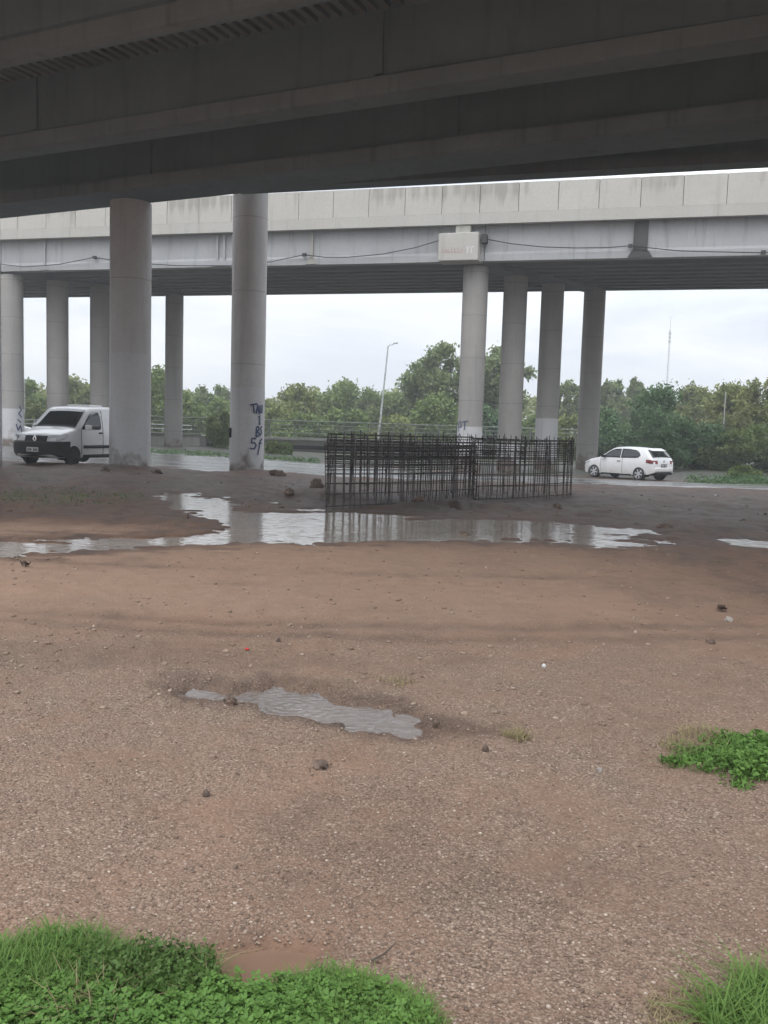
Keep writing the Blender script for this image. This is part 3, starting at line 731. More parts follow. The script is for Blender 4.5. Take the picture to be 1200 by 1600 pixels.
# retaining wall going left, with another stretch of railing
C0 = atY(236, 705, 58.0)
wl = empty('retaining_wall', (C0[0], C0[1], 0), math.atan2(A_[1]-C0[1], A_[0]-C0[0])); tag(wl, 'stained pale retaining wall beside the low bridge', 'wall')
WL = math.hypot(A_[0]-C0[0], A_[1]-C0[1])-.6
MB().box(-3, WL, 0, .4, -1.0, .68).build('wall_face', M['wall'], wl, bevel=.02)
MB().box(-3, WL+.05, -.1, .5, .683, .86).build('coping', M['moss'], wl, bevel=.02)
R0 = atY(-40, 665, 64); R1 = atY(300, 668, 66)
r2 = empty('guard_railing', (R0[0], R0[1], 0), math.atan2(R1[1]-R0[1], R1[0]-R0[0])); tag(r2, 'metal railing behind the parked van, in front of the left bushes', 'railing')
RL = math.hypot(R1[0]-R0[0], R1[1]-R0[1])
for dz in (0, .3, .6): MB().tube([(0, 0, 1.45-dz), (RL, 0, 1.35-dz)], .035, 6).build('rail', M['galv'], r2, 60)
for x in np.arange(.1, RL, 2.0): MB().box(x-.04, x+.04, -.05, .05, -.9, 1.42).build('post', M['galv'], r2)

# ------------------------------------------------------------------ rebar cages for a new footing
def rebar_cage(P00, P10, P11, P01, zt0, zt1, label, nu, nv, levels, dense=None):
    """P00..P01 plan corners (front-left, front-right, back-right, back-left)"""
    o = Vector((P00[0], P00[1], gz(*P00))); root = empty('rebar_cage', o)
    tag(root, label, 'rebar cage', 'rebar cages on the muddy ground')
    P00, P10, P11, P01 = [np.array(p, float)-np.array(o[:2]) for p in (P00, P10, P11, P01)]
    def pt(u, v): return (1-u)*(1-v)*P00+u*(1-v)*P10+u*v*P11+(1-u)*v*P01
    rest = MB(); vb = []
    us = np.linspace(0, 1, nu); us[1:-1] += RNG.normal(0, .22/nu, nu-2); vs = np.linspace(0, 1, nv)
    for j, v in enumerate(vs):
        for i, u in enumerate(us):
            per = j in (0, nv-1) or i in (0, nu-1)
            p = pt(u+RNG.normal(0, .004), v); q_ = pt(u+RNG.normal(0, .011), v+RNG.normal(0, .009))
            zt = zt0*(1-v)+zt1*v + RNG.normal(0, .035)
            bar = ([(p[0], p[1], -.12), (q_[0], q_[1], zt-o.z)], .0095)
            key = (v if not (i in (0, nu-1) and j) else 3+v)
            if per: vb.append((v*10+(0 if j == 0 else 1), bar))
            elif (i+j) % 2 == 0: vb.append((50+v, bar))
    vb.sort(key=lambda t: t[0])
    for k, (_, (pts, r)) in enumerate(vb):
        if k < 100: MB().tube(pts, r, 5).build('vertical_bar', M['rust'], root)
        else: rest.tube(pts, r, 5)
    if rest.v: tag(rest.build('vertical_bar', M['rust'], root), kind='stuff')
    hz = 0
    for z in levels:
        for v in vs:
            if (v not in (0, 1)) and z < zt0-.55: continue
            a = pt(-.015, v); b = pt(1.015, v); zf = z+(zt1-zt0)*v-o.z+RNG.normal(0, .01)
            MB().tube([(a[0], a[1], zf), (*(a*.5+b*.5), zf-.015), (b[0], b[1], zf+RNG.normal(0, .01))], .0105, 5).build('horizontal_bar', M['rust'], root)
        for u in (us[::2] if z > zt0-.5 else (us[0], us[-1])):
            a = pt(u, -.02); b = pt(u, 1.02); zf = z-o.z+.02
            MB().tube([(a[0], a[1], zf), (b[0], b[1], zf+(zt1-zt0))], .009, 5).build('cross_bar', M['rust'], root)
    return root
f0 = np.array(ground(511, 797)[:2]); f2 = np.array(ground(891, 776)[:2])
def lerp(a, b, t): return a+(b-a)*t
fm = lerp(f0, f2, .53); fm2 = lerp(f0, f2, .538)
bl = np.array([-1.22, 19.6]); br = f2+np.array([.45, 2.2]); bm_ = lerp(bl, br, .53); bm2 = lerp(bl, br, .538)
rebar_cage(f0, fm, bm_, bl, 1.20, 1.38, 'darker left cage of thin rusty rebar, packed with bars, beside the puddle', 25, 7, [.06, .27, .48, .66, .80, .92, 1.04, 1.16])
rebar_cage(fm2, f2, br, bm2, 1.30, 1.40, 'more open right cage of thin rebar nearest the white hatchback', 20, 4, [.06, .34, .60, .78, .94, 1.10, 1.25])

# ------------------------------------------------------------------ vehicles
def interp(tab, x):
    return float(np.interp(x, [a for a, _ in tab], [b for _, b in tab]))
class Car:
    """x forward, y left, z up; origin on the ground under the middle"""
    def __init__(s, top, plan, halfw, belt, roof, bot, tumble, crown=.035):
        s.top, s.plan, s.hw, s.belt, s.roof, s.bot, s.tu, s.crown = top, plan, halfw, belt, roof, bot, tumble, crown
    def W(s, x, z):
        g = np.interp(z, [.15, .30, .55, s.belt, s.belt+.05], [.93, .975, 1.0, .985, .965])
        if z > s.belt: g = .985 - s.tu*((z-s.belt)/(s.roof-s.belt))**1.15
        return s.hw*interp(s.plan, x)*g
    def body(s, parent, mat, xs, name='body'):
        rows = []
        for x in xs:
            zt = interp(s.top, x); zb = interp(s.bot, x); r = min(.09, (zt-zb)*.3)
            sec = [(0, zb), (s.W(x, zb)*.75, zb)]
            for f in (0, .12, .3, .48, .65, .82, .95):
                z = zb+(zt-r-s.crown-zb)*f + (.02 if f == 0 else 0); sec.append((s.W(x, z), z))
            wt = s.W(x, zt-r*.6-s.crown)
            sec += [(wt-r*.12, zt-r*.55-s.crown), (wt-r*.45, zt-r*.18-s.crown), (wt-r, zt-s.crown*.92)]
            for f in (.7, .4, 0): sec.append(((wt-r)*f, zt-s.crown*f*f*.9))
            rows.append([(x, y, z) for y, z in sec]+[(x, -y, z) for y, z in sec[-2:0:-1]])
        n = len(rows[0]); mb = MB()
        mb.add([p for r in rows for p in r], [(i*n+k, (i+1)*n+k, (i+1)*n+(k+1) % n, i*n+(k+1) % n) for i in range(len(rows)-1) for k in range(n)]+[tuple(range(n)), tuple(range((len(rows)-1)*n, len(rows)*n))[::-1]])
        return mb
    def side(s, name, mat, parent, xs, zlo, zhi, sgn, off=.006, nz=5):
        mb = MB(); vs = []
        for x in xs:
            a, b = interp(zlo, x), interp(zhi, x)
            for k in range(nz+1):
                z = a+(b-a)*k/nz; vs.append((x, sgn*(s.W(x, z)+off), z))
        m = nz+1
        mb.add(vs, [(i*m+k, (i+1)*m+k, (i+1)*m+k+1, i*m+k+1) for i in range(len(xs)-1) for k in range(nz)])
        o = mb.build(name, mat, parent, 60); so = o.modifiers.new('thick', 'SOLIDIFY'); so.thickness = .012; so.offset = 0; return o
    def topp(s, name, mat, parent, x0, x1, f0, f1, off=.008, nx=6, ny=8):
        vs = []
        for i in range(nx+1):
            t = i/nx; x = x0+(x1-x0)*t; zt = interp(s.top, x)
            dx = .01; sl_ = (interp(s.top, x+dx)-interp(s.top, x-dx))/(2*dx); l = math.hypot(1, sl_)
            f = f0+(f1-f0)*t; w = s.W(x, zt-.09)-.05
            for k in range(ny+1):
                y = (2*k/ny-1); vs.append((x-sl_/l*off, y*w*f, zt-s.crown*y*y*f*f*.9+off/l))
        m = ny+1; mb = MB().add(vs, [(i*m+k, (i+1)*m+k, (i+1)*m+k+1, i*m+k+1) for i in range(nx) for k in range(ny)])
        o = mb.build(name, mat, parent, 60); so = o.modifiers.new('thick', 'SOLIDIFY'); so.thickness = .012; so.offset = 0; return o
def cut(body, cyls):
    mb = MB()
    for (x, y0, y1, z, r) in cyls: mb.xlathe([(y0, r), (y1, r)], x, 0, z, 36)
    c = mb.build('cutter', M['black'])
    b = body.modifiers.new('arch', 'BOOLEAN'); b.operation = 'DIFFERENCE'; b.object = c; b.solver = 'EXACT'
    dg = bpy.context.evaluated_depsgraph_get(); dg.update()
    me = bpy.data.meshes.new_from_object(body.evaluated_get(dg)); body.modifiers.clear()
    old = body.data; body.data = me; me.set_sharp_from_angle(angle=math.radians(38)); bpy.data.objects.remove(c)
def wheel(parent, x, y, r, sgn, alloy=True):
    w = MB().xlathe([(-.09, r*.72), (-.095, r*.93), (-.07, r), (.07, r), (.095, r*.93), (.09, r*.72)], x, y, r, 30).build('wheel', M['tyre'], parent, 40)
    rm = MB()
    rm.xlathe([(sgn*.05, r*.66), (sgn*.088, r*.70), (sgn*.096, r*.68), (sgn*.075, r*.62)], x, y, r, 30)
    for k in range(6):
        Mx = Matrix.Translation((x, y+sgn*.083, r)) @ Matrix.Rotation(k*PI/3+.3, 4, 'Y')
        rm.box(-.032, .032, -.008, .008, .02, r*.64, Mx)
    rm.xlathe([(sgn*.07, .07), (sgn*.098, .055)], x, y, r, 14)
    rm.build('rim', M['rim'] if alloy else M['steelrim'], w, 40)
    MB().xlathe([(sgn*.03, r*.66), (sgn*.056, r*.66)], x, y, r, 24).build('gap_backing', M['steelrim'], w)  # dark disc that paints the shade in the gaps between spokes
    return w
def arches(root, pts, R, inner, outer):
    for (x, z) in pts:
        for sg in (1, -1):
            mb = MB(); n = 18; ring = []
            for k in range(n+1):
                t = -.35+(PI+.7)*k/n
                ring += [(x+R*math.cos(t), sg*inner, z+R*math.sin(t)), (x+R*math.cos(t), sg*outer, z+R*math.sin(t))]
            mb.add(ring, [(2*k, 2*k+1, 2*k+3, 2*k+2) for k in range(n)])
            o = mb.build('wheel_arch', M['black'], root, 60); so = o.modifiers.new('t', 'SOLIDIFY'); so.thickness = .015
def dense(xs, n=3):
    out = []
    for a, b in zip(xs[:-1], xs[1:]): out += [a+(b-a)*k/n for k in range(n)]
    return out+[xs[-1]]

def make_van(x, y, rz, scale):
    root = empty('parked_van', (x, y, gz(x, y)-.01), rz); root.scale = (scale,)*3
    tag(root, 'white panel van with black bumper, facing out from behind the left near pier', 'van')
    top = [(-2.0,1.55),(-1.97,1.72),(-1.85,1.80),(-1.5,1.83),(-.4,1.845),(.25,1.81),(.42,1.76),(.60,1.62),(.85,1.40),(1.08,1.19),(1.16,1.135),(1.3,1.10),(1.55,1.03),(1.75,.95),(1.88,.84),(1.95,.72),(1.985,.6),(2.0,.55)]
    plan = [(-2.0,.93),(-1.9,.97),(-1.5,1.0),(1.0,1.0),(1.5,.97),(1.75,.92),(1.9,.83),(1.97,.74),(2.0,.66)]
    bot = [(-2.0,.34),(-1.6,.24),(1.5,.22),(1.85,.24),(2.0,.32)]
    c = Car(top, plan, .835, 1.08, 1.84, bot, .135)
    xs = dense([-2.0,-1.97,-1.85,-1.5,-.9,-.4,.25,.42,.6,.85,1.08,1.16,1.3,1.55,1.75,1.88,1.95,1.985,2.0], 2)
    b = c.body(root, None, xs).build('body', M['carpaint'], root, 38)
    ax = [(1.22, .31), (-1.38, .31)]
    cut(b, [(a, s*.55 if s > 0 else -1.1, 1.1 if s > 0 else -.55, z, .385) for a, z in ax for s in (1, -1)])
    arches(root, ax, .375, .50, .80)
    c.topp('windshield', M['glass'], root, .47, 1.09, .97, .99)
    for sg in (1, -1):
        d = c.side('side_window', M['glass'], root, np.linspace(-.13, .86, 14), [(-.13,1.14),(-.08,1.10),(.8,1.10),(.86,1.12)], [(-.13,1.55),(-.06,1.63),(.2,1.65),(.38,1.58),(.62,1.36),(.86,1.13)], sg)
        c.side('side_moulding', M['black'], root, np.linspace(-.95, .80, 8), [(-.95,.53),(.8,.53)], [(-.95,.62),(.8,.62)], sg, .02, 2)
        c.side('door_seam', M['black'], root, np.linspace(-.235, -.222, 2), [(-1,.30)], [(-1,1.70)], sg, .003, 8)
        c.side('door_seam', M['black'], root, np.linspace(.872, .884, 2), [(-1,.34)], [(-1,1.10)], sg, .003, 6)
        MB().box(-.16, .0, sg*.83, sg*.862, .97, 1.02).build('door_handle', M['black'], root, bevel=.008)
        mm = MB().box(.60, .78, sg*.86, sg*1.03, 1.08, 1.24).build('wing_mirror', M['carpaint'], root, bevel=.04)
        MB().box(.598, .60, sg*.88, sg*1.01, 1.10, 1.22).build('mirror_glass', M['lens'], mm)
        c.side('sill', M['black'], root, np.linspace(-.93, .78, 6), [(-1,.235)], [(-1,.335)], sg, .012, 2)
        # headlamp wrapping the corner
        hl = MB(); pts = []
        for i in range(7):
            t = i/6; xx = 1.50+.38*t
            for k in range(4):
                z0 = np.interp(t, [0, .3, 1], [.90, .80, .74]); z1 = np.interp(t, [0, .2, .6, 1], [.95, .99, .955, .86])
                z = z0+(z1-z0)*k/3; pts.append((xx+.012, sg*(c.W(xx, z)-.02*t+.012), z))
        hl.add(pts, [(i*4+k, (i+1)*4+k, (i+1)*4+k+1, i*4+k+1) for i in range(6) for k in range(3)])
        h = hl.build('headlight', M['lens'], root, 60); so = h.modifiers.new('t', 'SOLIDIFY'); so.thickness = .02; so.offset = 0
    # front: headlamp faces, black grille, deep black bumper
    for sg in (1, -1):
        MB().hexa([(1.86, sg*.36, .78), (1.93, sg*.36, .765), (1.83, sg*.73, .79), (1.78, sg*.73, .80)], [(1.80, sg*.42, .93), (1.87, sg*.40, .91), (1.78, sg*.73, .945), (1.73, sg*.73, .95)]).build('headlight', M['lens'], root, bevel=.015)
    MB().hexa([(1.85, -.42, .70), (1.985, -.37, .70), (1.985, .37, .70), (1.85, .42, .70)], [(1.80, -.42, .90), (1.90, -.36, .89), (1.90, .36, .89), (1.80, .42, .90)]).build('grille', M['black'], root, bevel=.012)
    bp = MB(); rows = []
    for yy in np.linspace(-.86, .86, 17):
        f = abs(yy)/.86; xf = 2.075-.20*f**5-.03*f
        rows.append((yy, xf))
    vs = []; 
    for yy, xf in rows: vs += [(xf-.10, yy, .735), (xf-.01, yy, .70), (xf, yy, .50), (xf-.02, yy, .36), (xf-.14, yy, .27), (1.45 if abs(yy) > .7 else 1.7, yy, .27), (1.45 if abs(yy) > .7 else 1.7, yy, .735)]
    n = 7; bp.add(vs, [(i*n+k, i*n+(k+1) % n, (i+1)*n+(k+1) % n, (i+1)*n+k) for i in range(len(rows)-1) for k in range(n)]+[tuple(range(n)), tuple(range((len(rows)-1)*n, len(rows)*n))])
    bo = bp.build('bumper', M['black'], root, 45)
    cut(bo, [(1.22, -1.1, 1.1, .31, .372)])
    pl = MB().box(2.066, 2.082, -.20, .20, .42, .55).build('licence_plate', M['plate'], root)
    ink = MB()
    for k in range(7):
        if k == 3: continue
        ink.box(2.080, 2.085, -.165+.05*k, -.130+.05*k, .445, .515)
    ink.build('plate_characters', M['ink'], pl)
    em = MB(); 
    o_ = [(0, .11), (.075, 0), (0, -.11), (-.075, 0)]; i_ = [(0, .055), (.034, 0), (0, -.055), (-.034, 0)]
    em.add([(1.985-.03+.01, a, .80+b) for a, b in o_]+[(1.985-.03+.01, a, .80+b) for a, b in i_]+[(1.985-.01, a, .80+b) for a, b in o_]+[(1.985-.01, a, .80+b) for a, b in i_],
           [f for k in range(4) for f in ((8+k, 8+(k+1) % 4, 12+(k+1) % 4, 12+k), (k, (k+1) % 4, 8+(k+1) % 4, 8+k), (4+k, 4+(k+1) % 4, 12+(k+1) % 4, 12+k))])
    em.build('emblem', M['chrome'], root)
    rk = MB().box(-.8, -.1, -.40, .40, 1.825, 1.872).build('roof_hatch', M['carpaint'], root, bevel=.012)
    for sg in (1, -1): MB().tube([(1.10, sg*.05, 1.20), (1.02, sg*.05+.30, 1.275)], .012, 5).build('wiper', M['black'], root)
    for a, z in ax:
        for sg in (1, -1): wheel(root, a, sg*.74, .31, sg, False)
    return root

def make_hatch(x, y, rz, scale=1.0):
    root = empty('parked_car', (x, y, gz(x, y)-.01), rz); root.scale = (scale,)*3
    top = [(-1.95,.70),(-1.94,.86),(-1.90,.97),(-1.78,1.10),(-1.60,1.29),(-1.48,1.385),(-1.35,1.415),(-.9,1.455),(-.3,1.47),(.1,1.45),(.30,1.39),(.6,1.20),(.9,1.015),(1.0,.97),(1.2,.935),(1.5,.87),(1.72,.79),(1.86,.68),(1.93,.55),(1.95,.48)]
    plan = [(-1.95,.84),(-1.90,.90),(-1.75,.955),(-1.3,.99),(0,1.0),(1.1,.99),(1.5,.95),(1.75,.88),(1.88,.78),(1.95,.62)]
    bot = [(-1.95,.36),(-1.7,.27),(-1.2,.20),(1.3,.19),(1.8,.20),(1.95,.26)]
    c = Car(top, plan, .83, .93, 1.47, bot, .20)
    xs = dense([a for a, _ in top], 2)
    b = c.body(root, None, xs).build('body', M['carpaint'], root, 38)
    ax = [(1.19, .30), (-1.25, .30)]
    cut(b, [(a, s*.55 if s > 0 else -1.1, 1.1 if s > 0 else -.55, z, .365) for a, z in ax for s in (1, -1)])
    arches(root, ax, .355, .50, .79)
    c.topp('windshield', M['glass'], root, .33, .93, .97, .99)
    c.topp('rear_window', M['glass'], root, -1.52, -1.83, .90, .93)
    for sg in (1, -1):
        c.side('side_window', M['glass'], root, np.linspace(-.22, .74, 14), [(-.22,.965),(.74,.975)], [(-.22,1.365),(.1,1.345),(.28,1.29),(.5,1.16),(.74,.99)], sg)
        c.side('side_window', M['glass'], root, np.linspace(-1.27, -.27, 14), [(-1.27,1.10),(-1.2,1.02),(-1.05,.985),(-.27,.965)], [(-1.27,1.13),(-1.18,1.25),(-1.02,1.325),(-.7,1.36),(-.27,1.367)], sg)
        c.side('door_seam', M['steelrim'], root, np.linspace(-.36, -.349, 2), [(-1,.30)], [(-1,.96)], sg, .002, 6)
        c.side('door_seam', M['steelrim'], root, np.linspace(.83, .841, 2), [(-1,.30)], [(-1,.95)], sg, .002, 6)
        MB().box(-.26, -.08, sg*.815, sg*.85, .80, .835).build('door_handle', M['black'], root, bevel=.008)
        MB().box(.52, .70, sg*.83, sg*.99, .95, 1.07).build('wing_mirror', M['black'], root, bevel=.035)
        c.side('sill', M['black'], root, np.linspace(-.86, .80, 6), [(-1,.20)], [(-1,.26)], sg, .008, 2)
        c.side('tail_light', M['redlens'], root, np.linspace(-1.925, -1.60, 8), [(-1.925,.76),(-1.6,.80)], [(-1.925,.905),(-1.8,.935),(-1.6,.935)], sg, .012, 3)
        c.side('headlight', M['lens'], root, np.linspace(1.45, 1.80, 7), [(1.45,.74),(1.8,.60)], [(1.45,.80),(1.8,.71)], sg, .008, 3)
        MB().hexa([(-1.975, sg*.46, .755), (-1.90, sg*.46, .755), (-1.88, sg*.72, .76), (-1.925, sg*.72, .76)], [(-1.96, sg*.46, .90), (-1.88, sg*.46, .90), (-1.86, sg*.70, .905), (-1.915, sg*.70, .905)]).build('tail_light', M['redlens'], root, bevel=.012)
    MB().hexa([(-2.0, -.62, .40), (-2.0, .62, .40), (-1.6, .80, .40), (-1.6, -.80, .40)], [(-2.0, -.62, .60), (-2.0, .62, .60), (-1.6, .815, .60), (-1.6, -.815, .60)]).build('bumper', M['carpaint'], root, bevel=.05)
    MB().box(-1.985, -1.7, -.60, .60, .27, .395).build('bumper_valance', M['black'], root, bevel=.03)
    pl = MB().box(-1.985, -1.972, -.2, .2, .63, .75).build('licence_plate', M['ink'], root)
    ik = MB()
    for k in range(7):
        if k != 3: ik.box(-1.988, -1.984, -.165+.05*k, -.130+.05*k, .655, .725)
    ik.build('plate_characters', M['plate'], pl)
    e_ = MB(); e_.xlathe([(-.004, .05), (.004, .05)], 0, 0, 0, 20)
    Mx = Matrix.Translation((-1.955, 0, .875)) @ Matrix.Rotation(PI/2, 4, 'Z')
    e_.v = [tuple(Mx @ Vector(v)) for v in e_.v]; e_.build('emblem', M['chrome'], root)
    MB().tube([(-1.72, .02, 1.19), (-1.86, .25, 1.03)], .012, 5).build('wiper', M['black'], root)
    MB().hexa([(-1.66, -.5, 1.30), (-1.66, .5, 1.30), (-1.42, .5, 1.405), (-1.42, -.5, 1.405)], [(-1.67, -.5, 1.335), (-1.67, .5, 1.335), (-1.42, .5, 1.43), (-1.42, -.5, 1.43)]).build('spoiler', M['carpaint'], root, bevel=.01)
    for a, z in ax:
        for sg in (1, -1): wheel(root, a, sg*.735, .30, sg, True)
    return root
def copy_tree(o, parent=None):
    c = o.copy(); COL.objects.link(c)
    if parent: c.parent = parent
    for ch in list(o.children): copy_tree(ch, c)
    return c
vx, vy, _ = ground(118, 716)
van = make_van(-9.8, 28.4, math.radians(-107), 1.0)
hx, hy, _ = ground(981, 748)
hatch = make_hatch(hx, hy+.3, math.radians(128), 1.0)
tag(hatch, 'white three door hatchback parked by the hedge at the right of the clearing', 'car')
h2 = copy_tree(hatch); P = atY(14, 660, 58); h2.location = (P[0], P[1], .02); h2.rotation_euler = (0, 0, math.radians(12))
tag(h2, 'white car mostly hidden behind the leftmost far pier, past the van', 'car')

# ------------------------------------------------------------------ lamps, mast, poles
P = atY(590, 672, 72); T = atY(606.5, 541, 72)
lp = empty('street_lamp', (P[0], P[1], -.4)); tag(lp, 'slim pale street lamp leaning to the right above the trees', 'street lamp')
v = Vector(T)-Vector((P[0], P[1], -.4))
MB().tube([(0, 0, 0), tuple(v*.5), tuple(v)], [.10, .08, .055], 10).build('pole', M['galv'], lp, 60)
MB().tube([tuple(v), tuple(v+Vector((.12, 0, .10))), tuple(v+Vector((.42, 0, .16)))], .04, 8).build('arm', M['galv'], lp, 60)
MB().box(.38, .78, -.12, .12, -.04, .07, Matrix.Translation(v+Vector((0, 0, .16))) @ Matrix.Rotation(-.15, 4, 'Y')).build('lamp_head', M['galv'], lp, bevel=.03)
Y = 170; P = atY(1037, 690, Y); T = atY(1044, 494, Y)
ms = empty('antenna_mast', (P[0], P[1], -.5)); tag(ms, 'tall thin lattice mast far behind the right hand trees', 'mast')
H = T[2]+.5
for k in range(3):
    a = 2*PI*k/3; MB().tube([(.17*math.cos(a), .17*math.sin(a), 0), (.12*math.cos(a), .12*math.sin(a), H*.9)], .028, 5).build('mast_leg', M['galv'], ms)
br_ = MB()
zz_ = 0; k = 0
while zz_ < H*.9-1:
    for q in range(3):
        a, b = 2*PI*q/3, 2*PI*((q+1) % 3)/3
        br_.tube([(.15*math.cos(a), .15*math.sin(a), zz_), (.15*math.cos(b), .15*math.sin(b), zz_+.6)], .02, 4)
    zz_ += .6
br_.build('lattice', M['galv'], ms)
MB().tube([(0, 0, H*.88), (0, 0, H)], .04, 6).build('whip_aerial', M['galv'], ms)
for dz in (.86, .80, .83): MB().box(-.20, .20, -.10, .10, H*dz, H*dz+.55).build('antenna_panel', M['galv'], ms)
for px, y0, y1, Y, lab in ((39, 592, 668, 70, 'thin white pole standing between the two leftmost far piers'), (1129, 612, 690, 58, 'short white post among the bushes on the right')):
    P = atY(px, y1, Y); T = atY(px+1, y0, Y)
    o = MB().tube([(0, 0, 0), (0, 0, T[2]+.5)], .032, 8).build('pole', M['litter'], None, 60); o.location = (P[0], P[1], -.5); tag(o, lab, 'pole')

# ------------------------------------------------------------------ foliage
def leaf_quads(P, size, rng, aspect=.55, up=None):
    n = len(P)
    d = rng.normal(size=(n, 3)); d /= np.linalg.norm(d, axis=1)[:, None]
    if up is not None: d = d*(1-up)+np.array([0, 0, up]); d /= np.linalg.norm(d, axis=1)[:, None]
    a = np.cross(d, rng.normal(size=(n, 3))); a /= np.linalg.norm(a, axis=1)[:, None]
    b = np.cross(d, a)
    s = size*(.6+.8*rng.random(n))[:, None]
    V = np.stack([P-a*s*.5, P+b*s*aspect*.5, P+a*s*.5, P-b*s*aspect*.5], 1)
    V[:, 1] += d*s*.08; V[:, 3] += d*s*.08
    return V.reshape(-1, 3), np.arange(n*4).reshape(n, 4)
def make_tree(px, ytop, hwpx, Y, kind, label, cat='tree', zb=-.5, loose=0., low=.25, n=None, leaf=None, seed=0):
    rng = np.random.default_rng(900+seed)
    T = atY(px, ytop, Y); w = hwpx/F*Y; h = T[2]-zb
    root = empty('tree' if cat == 'tree' else 'bush', (T[0], T[1], zb)); tag(root, label, cat, 'trees and bushes behind the bridges')
    leaf = leaf or .0043*Y
    K = int((26+30*loose) if cat == 'tree' else 14)
    cs = []; rs = []
    z0 = h*low
    while len(cs) < K:
        p = rng.uniform(-1, 1, 3)
        q = p*np.array([1, 1, 1])
        l = np.linalg.norm(q)
        if l > 1 or l < .25: continue
        r = rng.uniform(.26, .42)*(1-.5*loose)
        if l+r*.8 > 1.05: q = q*(1.05-r*.8)/l
        cs.append(q); rs.append(r)
    cs = np.array(cs); rs = np.array(rs)
    if loose < .3:      # low skirts so that the crown reaches down
        cs[:6, 2] = -np.abs(cs[:6, 2])
    wz = (h-z0)/2
    n = n or int(np.clip(900*(w*h)/(leaf/.3)**2, 5000, 22000)*(1-.45*loose))
    wgt = rs**2; idx = rng.choice(K, n, p=wgt/wgt.sum())
    d = rng.normal(size=(n, 3)); d /= np.linalg.norm(d, axis=1)[:, None]
    rad = rng.random(n)**.35
    jit = 1+.25*rng.normal(size=n)
    Pn = cs[idx]+d*(rs[idx]*rad*jit)[:, None]
    # stray sprays past the outline
    k = rng.random(n) < .06; Pn[k] *= 1+.10*rng.random(k.sum())[:, None]
    Pl = Pn*np.array([w, w*.8, wz]); Pl[:, 2] += z0+wz
    Pl = Pl[Pl[:, 2] > .02]
    V, Q = leaf_quads(Pl, leaf, rng)
    clump = (rng.random(K))[idx][:len(Pl)]
    at = np.repeat(np.clip(.55*rng.random(len(Pl))+.5*clump[:len(Pl)], 0, 1), 4)
    mesh_np('crown', V, Q, M[kind], root, attrs={'rnd': at})
    tb = MB(); r0 = max(.05, .035*h)
    tp = Vector((rng.normal()*.06*w, 0, z0+wz*.9))
    tb.tube([(0, 0, -.2), (tp.x*.4, 0, tp.z*.5), tuple(tp)], [r0, r0*.7, r0*.3], 8)
    for i in rng.choice(K, 7, replace=False):
        c = cs[i]*np.array([w, w*.8, wz]); c[2] += z0+wz
        s0 = Vector((tp.x*.4, 0, tp.z*.5)) if cat == 'tree' else Vector((0, 0, .1))
        mid = (s0+Vector(c))*.5+Vector((0, 0, .08*h))
        tb.tube([tuple(s0), tuple(mid), tuple(c)], [r0*.45, r0*.3, r0*.1], 6)
    tb.build('trunk' if cat == 'tree' else 'stem', M['bark'], root, 60)
    return root
